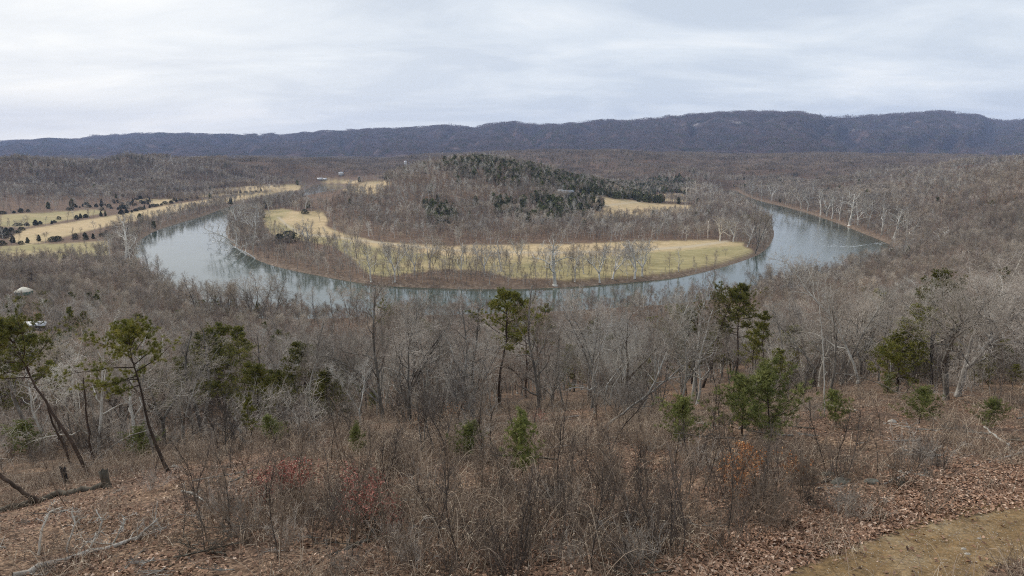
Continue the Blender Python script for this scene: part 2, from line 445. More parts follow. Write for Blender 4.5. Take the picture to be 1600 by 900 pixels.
class Geo:
    """collects tubes, flat leaves and polygons, and builds one mesh of them"""
    def __init__(s):
        s.t = {}; s.v = []; s.f = []; s.mi = []; s.tone = []; s.n = 0

    def tube(s, pts, rad, sides=3, mi=0, tone=0.5):
        s.t.setdefault((len(pts), sides), []).append((pts, rad, mi, tone))

    def polys(s, verts, faces, mi=0, tone=None):
        """verts (K,3); faces (M,k) index array"""
        verts = np.asarray(verts, float); faces = np.asarray(faces)
        s.v.append(verts); s.f.append(faces + s.n); s.n += len(verts)
        s.mi.append(np.full(len(faces), mi)); s.tone.append(np.full(len(faces), .5) if tone is None else np.asarray(tone, float))

    def flush(s):
        for (n, k), L in s.t.items():
            P_ = np.array([a[0] for a in L], float); Rr = np.array([a[1] for a in L], float)
            mi = np.array([a[2] for a in L]); tn = np.array([a[3] for a in L], float)
            T = np.gradient(P_, axis=1) if n > 2 else np.repeat((P_[:, 1:] - P_[:, :1]), 2, 1)
            T /= np.linalg.norm(T, axis=2, keepdims=True) + 1e-9
            ref = np.where(np.abs(T[:, :1, 2:3]) > .9, np.array([[[1., 0, 0]]]), np.array([[[0, 0, 1.]]]))
            U = np.cross(T, ref); U /= np.linalg.norm(U, axis=2, keepdims=True) + 1e-9
            Vv = np.cross(T, U)
            a = np.arange(k) * 2 * math.pi / k
            ring = P_[:, :, None] + Rr[:, :, None, None] * (np.cos(a)[:, None] * U[:, :, None] + np.sin(a)[:, None] * Vv[:, :, None])
            m_ = len(L)
            base = (np.arange(m_) * n * k)[:, None, None]
            i = (np.arange(n - 1) * k)[None, :, None]; j = np.arange(k)[None, None]
            j2 = (j + 1) % k
            q = np.stack([base + i + j, base + i + j2, base + i + k + j2, base + i + k + j], -1).reshape(-1, 4)
            s.v.append(ring.reshape(-1, 3)); s.f.append(q + s.n); s.n += m_ * n * k
            s.mi.append(np.repeat(mi, (n - 1) * k)); s.tone.append(np.repeat(tn, (n - 1) * k))
            if k >= 5:
                cap = (base[:, 0, 0][:, None] + (n - 1) * k + np.arange(k)[None])
                s.f.append(cap + s.n - m_ * n * k); s.mi.append(mi); s.tone.append(tn)
        s.t = {}

    def mesh(s, name, mats, smooth=False, tone=False):
        s.flush()
        lt = np.concatenate([np.full(len(f), f.shape[1]) for f in s.f])
        ff = np.concatenate([f.ravel() for f in s.f])
        me = np_mesh(name, np.concatenate(s.v), ff, lt, mats, smooth, np.concatenate(s.mi))
        if tone:
            at = me.attributes.new('tone', 'FLOAT', 'FACE'); at.data.foreach_set('value', np.concatenate(s.tone).astype(np.float32))
        return me


def box_geo(g, c, s, rz=0, mi=0):
    c = np.array(c, float); s = np.array(s, float) / 2
    v = np.array([[x, y, z] for x in (-1, 1) for y in (-1, 1) for z in (-1, 1)], float) * s
    cr, sr = math.cos(rz), math.sin(rz)
    v = v @ np.array([[cr, sr, 0], [-sr, cr, 0], [0, 0, 1]]) + c
    g.polys(v, [(0, 1, 3, 2), (4, 6, 7, 5), (0, 4, 5, 1), (2, 3, 7, 6), (0, 2, 6, 4), (1, 5, 7, 3)], mi)


def link(name, me, parent=None, loc=(0, 0, 0)):
    o = bpy.data.objects.new(name, me); COL.objects.link(o); o.location = loc
    if parent: o.parent = parent
    return o


def unlinked(name, me):
    return bpy.data.objects.new(name, me)


def root_(name, loc=(0, 0, 0)):
    o = bpy.data.objects.new(name, None); COL.objects.link(o); o.location = loc; o.empty_display_size = .2
    return o


PROTO = {}   # name -> (root name, [(part name, mesh)])


def place(kind, loc, rz=0., sc=1., lean=0., label=None, cat=None, group=None, single=False, back=0., sz=None):
    name, parts = kind
    mrot = Matrix.Rotation(lean, 4, 'Y') @ Matrix.Rotation(back, 4, 'X') @ Matrix.Rotation(rz, 4, 'Z')
    if len(parts) == 1:
        o = link(name, parts[0][1], None, loc)
        o.rotation_euler = mrot.to_euler(); o.scale = (sc, sc, sz or sc)
    else:
        o = root_(name, loc); o.rotation_euler = mrot.to_euler(); o.scale = (sc, sc, sz or sc)
        for pn, me in parts: link(pn, me, o)
    tag(o, label, cat, group)
    return o


def gn_scatter(name, protos, pts, rot, scl, idx, label=None):
    me = bpy.data.meshes.new(name)
    n = len(pts)
    me.vertices.add(n); me.vertices.foreach_set('co', np.asarray(pts, np.float32).ravel())
    a = me.attributes.new('rot', 'FLOAT_VECTOR', 'POINT'); a.data.foreach_set('vector', np.asarray(rot, np.float32).ravel())
    a = me.attributes.new('scl', 'FLOAT_VECTOR', 'POINT')
    scl = np.asarray(scl, np.float32)
    if scl.ndim == 1: scl = np.repeat(scl[:, None], 3, 1)
    a.data.foreach_set('vector', scl.ravel())
    a = me.attributes.new('idx', 'INT', 'POINT'); a.data.foreach_set('value', np.asarray(idx, np.int32))
    o = link(name, me)
    ng = bpy.data.node_groups.new(name, 'GeometryNodeTree')
    ng.interface.new_socket('Geometry', in_out='INPUT', socket_type='NodeSocketGeometry')
    ng.interface.new_socket('Geometry', in_out='OUTPUT', socket_type='NodeSocketGeometry')
    gi = ng.nodes.new('NodeGroupInput'); go = ng.nodes.new('NodeGroupOutput')
    ip = ng.nodes.new('GeometryNodeInstanceOnPoints'); jn = ng.nodes.new('GeometryNodeJoinGeometry')
    for p in protos:
        oi = ng.nodes.new('GeometryNodeObjectInfo'); oi.inputs['Object'].default_value = p
        g2 = ng.nodes.new('GeometryNodeGeometryToInstance')
        ng.links.new(oi.outputs['Geometry'], g2.inputs[0]); ng.links.new(g2.outputs[0], jn.inputs[0])
    def na(nm, ty):
        q = ng.nodes.new('GeometryNodeInputNamedAttribute'); q.data_type = ty; q.inputs['Name'].default_value = nm
        return q.outputs['Attribute']
    ng.links.new(gi.outputs[0], ip.inputs['Points']); ng.links.new(jn.outputs[0], ip.inputs['Instance'])
    ip.inputs['Pick Instance'].default_value = True
    ng.links.new(na('idx', 'INT'), ip.inputs['Instance Index'])
    ng.links.new(na('rot', 'FLOAT_VECTOR'), ip.inputs['Rotation'])
    ng.links.new(na('scl', 'FLOAT_VECTOR'), ip.inputs['Scale'])
    ng.links.new(ip.outputs[0], go.inputs[0])
    md = o.modifiers.new('scatter', 'NODES'); md.node_group = ng
    tag(o, label, kind='stuff')
    return o


# ------------------------------------------------------------------ ground sheets
def grid_axes():
    az = np.concatenate([np.arange(-180, -60, 3.0), np.arange(-60, -43, .6), np.arange(-43, 43, .14), np.arange(43, 60, .6), np.arange(60, 180.1, 3.0)])
    az[0] = -180
    az = np.append(az[:-1], 180.0)
    r = [3.0]
    while r[-1] < 11600:
        q = r[-1]
        r.append(q + max(.12, q * (.0105 if q < 2500 else .02)))
    return np.radians(az), np.array(r)


POLY = {   # traced ground-cover outlines: photo pixels, nearest and farthest distance
    'green': [([(0,336),(90,331),(150,327),(165,332),(115,342),(60,352),(35,355),(0,354)], 700, 1600),
              ([(5,384),(60,382),(140,377),(170,376),(170,398),(90,412),(20,414),(-30,408)], 600, 1100),
              ([(410,330),(440,326),(460,329),(435,342),(470,364),(520,370),(590,388),(700,400),(900,400),(1000,396),(1110,388),(1160,384),(1178,392),(1172,402),(1130,413),(1080,422),(1000,432),(900,437),(800,434),(760,424),(700,420),(640,427),(600,432),(575,428),(548,402),(520,384),(470,376),(425,366),(412,350)], 500, 1400)],
    'tan': [([(12,374),(35,359),(100,349),(180,336),(260,321),(340,309),(420,299),(470,292),(474,300),(400,309),(330,320),(270,332),(205,347),(160,355),(100,370),(40,384)], 700, 2300),
            ([(205,311),(285,311),(250,321),(228,317)], 900, 2300),
            ([(280,311),(340,296),(385,291),(460,288),(478,291),(420,298),(345,306),(300,309)], 900, 2600),
            ([(862,302),(900,303),(960,310),(1000,314),(975,321),(950,322),(915,312),(870,306)], 1000, 2000),
            ([(945,323),(990,315),(1040,318),(1085,321),(1095,327),(1070,334),(1030,339),(960,342),(900,345),(935,332)], 900, 1800),
            ([(1005,305),(1060,302),(1082,308),(1070,316),(1020,313)], 1000, 2200),
            ([(455,330),(500,330),(514,342),(508,352),(530,363),(590,378),(700,384),(800,382),(900,381),(1000,377),(1110,375),(1165,379),(1160,384),(1110,388),(1000,396),(900,400),(700,400),(590,388),(520,374),(470,370),(435,344)], 500, 1400),
            ([(536,296),(575,283),(600,282),(612,286),(585,304),(545,301)], 1300, 2600),
            ([(500,281),(560,282),(560,287),(500,287)], 1700, 3300)],
    'trail': [([(1195,912),(1262,884),(1330,856),(1400,829),(1470,802),(1540,784),(1640,764),(1640,866),(1570,880),(1530,905),(1500,960),(1150,960)], 5, 60)],
}


def cover(x, y, z, key):
    u, v = to_px(x, y, z)
    m = np.zeros(x.shape, bool)
    for poly, a, b in POLY[key]:
        m |= inside(u, v, poly) & (y > a * .8) & (y < b) if key != 'trail' else inside(u, v, poly) & (y > 4) & (y < 60)
    return m


def blur(a, n=1):
    for _ in range(n):
        p = np.pad(a, 1, 'edge')
        a = (p[1:-1, :-2] + p[1:-1, 2:] + p[:-2, 1:-1] + p[2:, 1:-1] + p[1:-1, 1:-1] * 2) / 6
    return a


def track_mask(x, y, z):
    u, v = to_px(x, y, z)
    m = np.zeros(x.shape)
    for L, w in (([(860,395),(940,393),(1010,390),(1080,385),(1115,380),(1135,377)], 1.6), ([(436,340),(448,352),(470,366),(530,371),(600,380),(700,391),(790,394),(860,395)], 1.3), ([(940,322),(990,316),(1010,314)], 1)):
        for (a, b), (c, d) in zip(L[:-1], L[1:]):
            t = np.clip(((u - a) * (c - a) + (v - b) * (d - b)) / ((c - a) ** 2 + (d - b) ** 2), 0, 1)
            q = np.hypot((u - a - t * (c - a)) * .35, v - b - t * (d - b))
            m = np.maximum(m, np.clip(1.5 - q / w, 0, 1))
    return m * (y > 480) * (y < 1900)


az, rad = grid_axes()
AZ, RR = np.meshgrid(az, rad)
GX = RR * np.sin(AZ); GY = RR * np.cos(AZ)
GZ = height(GX, GY)
fg = cover(GX, GY, GZ, 'green'); ft = cover(GX, GY, GZ, 'tan'); trl = cover(GX, GY, GZ, 'trail')
SD = river_sd(GX, GY)
fld = (fg | ft) & (SD > 3)
bankm = np.clip(1.1 - np.abs(SD) / 7, 0, 1) * (GY > 300)
bankm += ((SD > 0) & (SD < 45)) * np.clip(1 - SD / 45, 0, 1) * .35 * (~fld)
ns = fbm(GX / 30, GY / 30, 3, 12)
attrs = {'field': blur(fld.astype(float), 1), 'green': blur(np.where(ft & ~fg, 0., np.where(fg, .85, .5)), 3), 'trail': blur(trl.astype(float), 14),
         'bank': np.clip(bankm, 0, 1), 'track': track_mask(GX, GY, GZ) * .8}
nr, na_ = GX.shape
idx = np.arange(nr * na_).reshape(nr, na_)
quads = np.stack([idx[:-1, :-1], idx[:-1, 1:], idx[1:, 1:], idx[1:, :-1]], -1).reshape(-1, 4)[:, ::-1]
allv = np.stack([GX, GY, GZ], -1).reshape(-1, 3)
cell = lambda a: (a[:-1, :-1] & a[1:, 1:]).ravel()
qf = cell(fld); qt = cell(attrs['trail'] > .5)
cls = np.where(qt, 2, np.where(qf, 1, 0))


def sub_sheet(name, sel, label, extra_center=False):
    q = quads[sel]
    used, inv = np.unique(q, return_inverse=True)
    v = allv[used]; q = inv.reshape(-1, 4)
    ff = q.ravel(); lt = np.full(len(q), 4)
    if extra_center:   # close the hole under the viewpoint
        ring = [int(np.searchsorted(used, k)) for k in idx[0, :-1]]
        v = np.vstack([v, [[0, 0, -8]]]); c = len(v) - 1
        tri = np.array([[ring[i], c, ring[(i + 1) % len(ring)]] for i in range(len(ring))])
        ff = np.concatenate([ff, tri.ravel()]); lt = np.concatenate([lt, np.full(len(tri), 3)])
    me = np_mesh(name, v, ff, lt, [M['ground']], True)
    for k, a in attrs.items():
        at = me.attributes.new(k, 'FLOAT', 'POINT')
        d = a.ravel()[used]
        if extra_center: d = np.append(d, 0)
        at.data.foreach_set('value', d.astype(np.float32))
    return tag(link(name, me), label, kind='structure')


sub_sheet('ground', cls == 0, 'brown leaf covered ground of the valley and the slopes', True)
sub_sheet('field', cls == 1, 'tan and green winter meadows along the river')
sub_sheet('trail', cls == 2, 'bare earth trail crossing the slope below the overlook')

# river surface
xs = np.arange(-900, 900, 12.0); ys = np.arange(330, 2300, 12.0)
WX, WY = np.meshgrid(xs, ys); wi = np.arange(WX.size).reshape(WX.shape)
wsd = river_sd(WX, WY)
wq = np.stack([wi[:-1, :-1], wi[:-1, 1:], wi[1:, 1:], wi[1:, :-1]], -1).reshape(-1, 4)
keep = (np.minimum.reduce([wsd[:-1, :-1], wsd[1:, 1:], wsd[:-1, 1:], wsd[1:, :-1]]) < 6).ravel()
wq = wq[keep]; used, inv = np.unique(wq, return_inverse=True)
wv = np.stack([WX.ravel()[used], WY.ravel()[used], np.full(len(used), W)], -1)
me = np_mesh('river', wv, inv.ravel(), np.full(len(wq), 4), [M['water']], True)
uu, vv = to_px(wv[:, 0], wv[:, 1], wv[:, 2])
rif = np.clip((uu - 1180) / 80, 0, 1) * np.clip((vv - 345) / 25, 0, 1) * np.clip((440 - vv) / 30, 0, 1)
rif = np.maximum(rif, np.clip((wv[:, 1] - 1450) / 200, 0, 1) * (wv[:, 0] < 0))
at = me.attributes.new('riffle', 'FLOAT', 'POINT'); at.data.foreach_set('value', rif.astype(np.float32))
tag(link('river', me), 'calm grey green river bending round the wooded peninsula', kind='structure')

# riffle foam on the right arm
g = Geo()
for k in range(210):
    line = rng.random() < .5
    if line:
        t = rng.random(); u = 1285 + 108 * t; v = 382.5 + 2.5 * math.sin(t * 5) + rng.normal(0, .8)
        if rng.random() < .25: continue
    else:
        u = rng.uniform(1200, 1385); v = rng.uniform(366, 412)
        if rng.random() < .4: v = 402 + rng.normal(0, 1.5)
    x, y = on_plane(u, v, W)
    if river_sd(np.array([x]), np.array([y]))[0] > -2: continue
    n = 7; a = np.arange(n) * 2 * math.pi / n
    sx = rng.uniform(.5, 2.4) * (.9 if line else .45); sy = rng.uniform(.12, .45)
    rr_ = rng.uniform(.5, 1.2, n)
    top = np.stack([x + np.cos(a) * sx * rr_, y + np.sin(a) * sy * rr_, np.full(n, W + .03)], -1)
    c = np.array([[x, y, W + rng.uniform(.08, .25)]])
    v_ = np.vstack([top, c]); g.polys(v_, [(i, (i + 1) % n, n) for i in range(n)])
M['foam'] = simple('water_foam', (.72, .75, .76), .6)
tag(link('foam', g.mesh('foam', [M['foam']])), 'white foam flecks where the river breaks over a shallow ledge', kind='stuff')
print('ground', time.time() - T0)

# ------------------------------------------------------------------ mountain ridge
RX = [-1400,-600,-200,0,60,100,150,200,240,300,400,440,480,550,600,640,680,700,740,770,800,830,880,920,980,1040,1080,1120,1160,1200,1250,1270,1290,1330,1380,1430,1470,1500,1530,1560,1580,1600,1700,1900,2300,3000]
RY = [225,222,224,222,220,219,214,210,209,211,212,212,209,205,203,202,198,197,201,194,193,195,196,191,190,184,181,178,175,177,176,181,186,184,181,178,175,178,182,189,190,188,186,192,190,200]
DX = [-1400, -600, 0, 400, 800, 1200, 1280, 1330, 1500, 1700, 2400, 3000]
DY = [8500, 9500, 9800, 8800, 7600, 6700, 6700, 7400, 7600, 8200, 8000, 7000]
us = np.concatenate([np.arange(-1400, -100, 25.), np.arange(-100, 1700, 3.5), np.arange(1700, 3001, 25.)])
ts = np.concatenate([np.linspace(0, 1, 90), np.linspace(1.02, 1.6, 14)])
U_, T_ = np.meshgrid(us, ts)
ry = np.interp(U_, RX, RY) + fbm(U_ / 14, U_ * 0, 3, 31) * 1.6 - .5
rd = np.interp(U_, DX, DY)
dv = ry - 450; dwn = F * SP + dv * CP; fw = F * CP - dv * SP
zr = -dwn / fw * rd
xr = (U_ - 800) / fw * rd
Tm = np.minimum(T_, 1)
sc_ = .60 + .40 * T_
Xm = xr * sc_; Ym = rd * sc_
footz = -66 + 30 * fbm(Xm / 700, Ym / 700, 2, 40)
prof = .12 * Tm + .88 * Tm ** 1.75
Zm = footz + (zr - footz) * prof
rdg = 1 - np.abs(fbm(U_ / 42 + fbm(U_ / 90, Tm * 3, 2, 50) * 1.6, Tm * 1.3, 3, 44)) * 3.2
Zm += rdg * 150 * (Tm * (1 - Tm)) ** .7 * 1.3 + fbm(Xm / 160, Ym / 160, 4, 60) * 34 * (Tm * (1 - Tm)) ** .5
Zm = np.where(T_ > 1, zr - (T_ - 1) * 900, Zm)
hs = Zm.shape; mi_ = np.arange(Zm.size).reshape(hs)
mq = np.stack([mi_[:-1, :-1], mi_[:-1, 1:], mi_[1:, 1:], mi_[1:, :-1]], -1).reshape(-1, 4)
me = np_mesh('mountain', np.stack([Xm, Ym, Zm], -1).reshape(-1, 3), mq.ravel(), np.full(len(mq), 4), [M['mountain']], True)
mu, mv = to_px(Xm, Ym, Zm)
rock = np.zeros(hs)
for cu, cv, su, sv in ((1090, 195, 22, 4), (1150, 190, 40, 6), (1228, 198, 16, 4), (1205, 189, 16, 4), (1440, 205, 14, 2.5), (1420, 196, 14, 4), (1330, 200, 16, 5), (1040, 198, 20, 5)):
    rock = np.maximum(rock, np.exp(-((mu - cu) / su) ** 2 - ((mv - cv) / sv) ** 2))
at = me.attributes.new('rock', 'FLOAT', 'POINT'); at.data.foreach_set('value', rock.ravel().astype(np.float32))
tag(link('mountain', me), 'long blue wooded mountain ridge closing the far side of the valley', kind='structure')
MX, MY, MZ = Xm, Ym, Zm


# ------------------------------------------------------------------ bare trees
def unit(v):
    return v / (np.linalg.norm(v) + 1e-9)


def rand_perp(d, r):
    v = r.normal(size=3); v -= d * (v @ d)
    return unit(v)


def limb(r, p, d, L, n, wander, up):
    pts = [p]; d = unit(d)
    for k in range(n - 1):
        d = unit(d + r.normal(size=3) * wander + np.array([0, 0, up]))
        p = p + d * (L / (n - 1)); pts.append(p)
    return np.array(pts)


def bare_tree(seed, H=11, trunk_r=.14, counts=(11, 6, 5, 4), spread=1.0, first=.3, wander=.10, twig_r=.006, sides=(7, 5, 3, 3, 3), fork=False, lean=0, up=.05, lim_len=.42, twig_scale=1., tl=1):
    """trunk and limbs in one Geo, fine twigs in another"""
    r = np.random.default_rng(seed)
    gt, gc = Geo(), Geo()
    depth = len(counts)
    def rec(p, d, L, rad, lev):
        n = (9, 6, 5, 4, 3)[min(lev, 4)] if lev < depth else 3
        if lev == depth: n = 3
        pts = limb(r, p, d, L, n, wander * (1 + .9 * lev) * (1.15 if lev else .6), up * (.25 if lev == 0 else 1) * (1 + .5 * lev))
        t = np.linspace(0, 1, n)
        end = .25 if lev < depth else .4
        rads = rad * (1 - (1 - end) * t)
        g_ = gt if lev <= tl else gc
        g_.tube(pts, np.maximum(rads, twig_r * .7), sides[min(lev, 4)], 0)
        if lev >= depth: return
        m = counts[lev]
        a0 = r.uniform(0, 6.28)
        lo = first if lev == 0 else .18
        for k in range(m):
            q = lo + (1 - lo) * (k + r.uniform(.1, .9)) / m
            if lev == 0: q = lo + (1 - lo) * ((k + r.uniform(.1, .9)) / m) ** .8
            f_ = q * (n - 1); i = min(int(f_), n - 2); c = pts[i] + (pts[i + 1] - pts[i]) * (f_ - i)
            dd = unit(pts[i + 1] - pts[i])
            pr = rand_perp(dd, r)
            if lev == 0:
                a = a0 + k * 2.4 + r.normal() * .4; pr = np.array([math.cos(a), math.sin(a), 0.])
            ang = r.uniform(.55, 1.05) * (1 if lev else spread)
            if lev == 0: ang *= 1.15 - .55 * q
            nd = unit(dd * math.cos(ang) + pr * math.sin(ang) + np.array([0, 0, .12]))
            if lev == 0: LL = H * lim_len * spread * (1.08 - .68 * (q - lo) / (1 - lo)) * r.uniform(.75, 1.15)
            else: LL = L * (.62 - .22 * q) * r.uniform(.7, 1.2) * twig_scale
            rr = max(rad * (1 - (1 - end) * q) * (.64 if lev == 0 else .62) * r.uniform(.8, 1.05), twig_r)
            rec(c, nd, LL, rr, lev + 1)
    if fork:
        base = limb(r, np.zeros(3), np.array([lean, 0, 1.]), H * .25, 5, .05, .02)
        gt.tube(base, np.array([1.35, 1.05, 1, .97, .95]) * trunk_r, sides[0], 0)
        for s_ in range(2 if r.random() < .6 else 3):
            a = r.uniform(0, 6.28)
            rec(base[-1] - [0, 0, .1], np.array([math.cos(a) * .55, math.sin(a) * .55, 1]), H * .75, trunk_r * .72, 0)
    else:
        gt.tube(np.array([[0, 0, -.5], [0, 0, 0], [0, 0, .35]]), np.array([1.7, 1.45, 1.02]) * trunk_r, sides[0], 0)
        rec(np.zeros(3) + [0, 0, .3], np.array([lean + r.normal() * .06, r.normal() * .06, 1]), H, trunk_r, 0)
    return gt, gc


def two_part(name, gt, gc, mt, mc_):
    return (name, [('trunk', gt.mesh(name + '_trunk', [mt], True)), ('crown', gc.mesh(name + '_crown', [mc_]))])


def joined(name, gt, gc, mt, mc_):
    g = Geo(); gt.flush(); gc.flush()
    for src, mi in ((gt, 0), (gc, 1)):
        off = g.n
        g.v += src.v; g.f += [f + off for f in src.f]; g.mi += [np.full(len(f), mi) for f in src.f]; g.tone += [np.full(len(f), .5) for f in src.f]
        g.n += src.n
    return unlinked(name, g.mesh(name, [mt, mc_]))


NEAR = []; NEARJ = []
for k in range(10):
    kw = dict(H=rng.uniform(9, 12), trunk_r=rng.uniform(.11, .19), spread=rng.uniform(.7, 1.15), first=rng.uniform(.08, .3), wander=rng.uniform(.11, .2), fork=(k % 3 == 0), twig_r=.008, counts=(12, 6, 5, 3))
    if kw['fork']: kw['counts'] = (8, 6, 5, 3)
    mt = M['pale'] if k in (1, 4, 6, 8) else M['bark']
    a, b_ = bare_tree(100 + k, **kw)
    NEAR.append(two_part('bare_tree', a, b_, mt, M[TW[k]]))
    a, b_ = bare_tree(100 + k, **kw)
    NEARJ.append(joined('wood_tree', a, b_, mt, M[TW[k]]))
MIDJ = []
for k in range(8):
    a, b_ = bare_tree(200 + k, H=rng.uniform(13, 17), trunk_r=rng.uniform(.16, .24), counts=(11, 6, 5), spread=rng.uniform(.8, 1.1), first=.25, wander=.12, twig_r=.028, sides=(5, 3, 3, 3, 3), lim_len=.40, twig_scale=1.15, fork=(k % 4 == 1))
    MIDJ.append(joined('valley_tree', a, b_, M['bark'] if k % 4 else M['pale'], M[('twig_far', 'twig', 'twig_brown', 'twig_far', 'white_twig', 'twig_far', 'twig', 'twig_brown')[k]]))
FARL = []
for k in range(5):
    FARL.append(bare_tree(300 + k, H=15, trunk_r=.22, counts=(10, 5), spread=.95, first=.3, wander=.12, twig_r=.075, sides=(3, 3, 3, 3, 3), twig_scale=1.2))


def patch(name, seed, size, n, smin, smax, evergreen=0.0, steep=0, tw='twig_up'):
    """a piece of far-off wood"""
    r = np.random.default_rng(seed); g = Geo()
    pool = []
    for gt, gc in FARL:
        gt.flush(); gc.flush()
        pool.append((np.concatenate(gt.v + gc.v), [(f, 0) for f in gt.f], [(f + gt.n, 1) for f in gc.f]))
    for k in range(n):
        x, y = r.uniform(-size / 2, size / 2, 2); s_ = r.uniform(smin, smax)
        if r.random() < evergreen:
            K = 46; hgt = 13 * s_
            zz = r.uniform(.15, 1, K); rr = (1.05 - zz) * 3.6 * s_ * np.sqrt(r.random(K)); a = r.uniform(0, 6.28, K)
            c = np.stack([x + rr * np.cos(a), y + rr * np.sin(a), zz * hgt], -1)
            o1 = r.normal(size=(K, 3)) * 1.0 * s_; o2 = r.normal(size=(K, 3)) * 1.0 * s_
            v = np.stack([c - o1, c + o2, c + o1 - o2 * .4], 1).reshape(-1, 3)
            g.polys(v, np.arange(K * 3).reshape(-1, 3), 2)
            g.tube(np.array([[x, y, -2], [x, y, hgt * .5]]), np.array([.3, .2]), 3, 0)
            continue
        v, fa_, fb_ = pool[r.integers(len(pool))]
        a = r.uniform(0, 6.28); ca, sa = math.cos(a), math.sin(a)
        w = v * s_; w = np.stack([w[:, 0] * ca - w[:, 1] * sa + x, w[:, 0] * sa + w[:, 1] * ca + y, w[:, 2] - .5], -1)
        off = g.n; g.v.append(w); g.n += len(w)
        for f, mi in fa_ + fb_:
            g.f.append(f + off); g.mi.append(np.full(len(f), mi)); g.tone.append(np.full(len(f), .5))
    return unlinked(name, g.mesh(name, [M[tw], M[tw], M['needle_far']]))


PATCH = [patch('wood_patch', 400 + k, 46, 34, .75, 1.1, (0, .02, .04, .12)[k]) for k in range(4)]
MPATCH = [patch('mountain_patch', 420 + k, 100, 75, .8, 1.2, (0, 0, .06, .45)[k], tw='twig_mtn') for k in range(4)]
print('trees', time.time() - T0)


# ------------------------------------------------------------------ evergreens
def needles(g, c, d, L, w, n, r, mi=0, cone=.9):
    """tufts of needles at points c (K,3) pointing along d (K,3)"""
    K = len(c)
    dirs = d[:, None] + r.normal(size=(K, n, 3)) * cone
    dirs /= np.linalg.norm(dirs, axis=2, keepdims=True) + 1e-9
    side = np.cross(dirs, r.normal(size=(K, n, 3))); side /= np.linalg.norm(side, axis=2, keepdims=True) + 1e-9
    base = c[:, None] + r.normal(size=(K, n, 3)) * L * .12
    ln = L * r.uniform(.7, 1.2, (K, n, 1))
    v = np.stack([base - side * w / 2, base + side * w / 2, base + dirs * ln], 2).reshape(-1, 3)
    g.polys(v, np.arange(len(v)).reshape(-1, 3), mi)


def pine(seed, H=11, tr=.13, crown_from=.5, width=2.6, nb=20, mat_n='needle', dead=8, nl=.17, nw=.017, bend=.2, K=44):
    r = np.random.default_rng(seed); gt, gc = Geo(), Geo()
    tp = limb(r, np.array([0, 0, -.3]), np.array([r.normal() * .06, r.normal() * .06, 1]), H + .3, 12, bend * .5, .06)
    tp[:, :2] -= (tp[-1, :2] - tp[0, :2]) * np.linspace(0, 1, 12)[:, None]
    gt.tube(tp, tr * np.array([1.35] + list(1 - .88 * np.linspace(.05, 1, 11))), 8)
    at_ = lambda q: tp[min(int(q * 11), 10)] + (tp[min(int(q * 11), 10) + 1] - tp[min(int(q * 11), 10)]) * (q * 11 - min(int(q * 11), 10))
    for k in range(dead):
        q = r.uniform(.2, crown_from + .1); a = r.uniform(0, 6.28)
        b_ = limb(r, at_(q), np.array([math.cos(a), math.sin(a), r.uniform(-.1, .4)]), r.uniform(.5, 1.7), 4, .25, .02)
        gt.tube(b_, np.linspace(.018, .006, 4), 3)
        for _ in range(2): gt.tube(limb(r, b_[2], r.normal(size=3), .5, 3, .3, .05), np.array([.008, .006, .004]), 3)
    cs, ds = [], []
    for k in range(nb):
        q = crown_from + (1 - crown_from) * ((k + r.random()) / nb) ** .9
        a = k * 2.4 + r.normal() * .7
        qq = (q - crown_from) / (1 - crown_from)
        L = width * (.55 + .75 * math.sin(min(qq * 1.15 + .2, 1) * 2.9) * .7) * r.uniform(.55, 1.15) * (1 - .55 * qq ** 3)
        b_ = limb(r, at_(q), np.array([math.cos(a), math.sin(a), .15 + .7 * qq]), L, 6, .13, .035)
        gt.tube(b_, np.linspace(.035, .01, 6) * (1 + .3 * (1 - qq)), 4)
        for j in range(11):
            t = r.uniform(.3, 1); i = min(int(t * 5), 4); c = b_[i] + (b_[i + 1] - b_[i]) * (t * 5 - i)
            d = unit(b_[i + 1] - b_[i]); pr = rand_perp(d, r); pr[2] *= .35
            s_ = limb(r, c, d * .7 + pr * .9, L * .32 * r.uniform(.6, 1.2), 4, .2, .10)
            gt.tube(s_, np.array([.011, .009, .007, .005]), 3)
            for t2 in (.35, .55, .75, .9, 1):
                c2 = s_[0] + (s_[-1] - s_[0]) * t2 + r.normal(size=3) * .12
                cs.append(c2); ds.append(unit(s_[-1] - s_[0] + [0, 0, .25]))
    cs, ds = np.array(cs), np.array(ds)
    needles(gc, cs, ds, nl, nw, K, r)
    return ('pine_tree', [('trunk', gt.mesh('pine_trunk', [M['pinebark']], True)), ('crown', gc.mesh('pine_crown', [M[mat_n]]))])


PINES = [pine(500, 11, .14, .55, 2.7, 22), pine(501, 11, .12, .45, 2.3, 24), pine(502, 10, .11, .62, 2.9, 18), pine(503, 11, .13, .35, 2.2, 30),
         pine(504, 10, .12, .66, 3.3, 18, bend=.22), pine(505, 11, .10, .6, 1.8, 14, dead=14),
         pine(506, 9, .13, .18, 3.2, 44), pine(507, 9, .12, .25, 2.8, 40, bend=.3)]


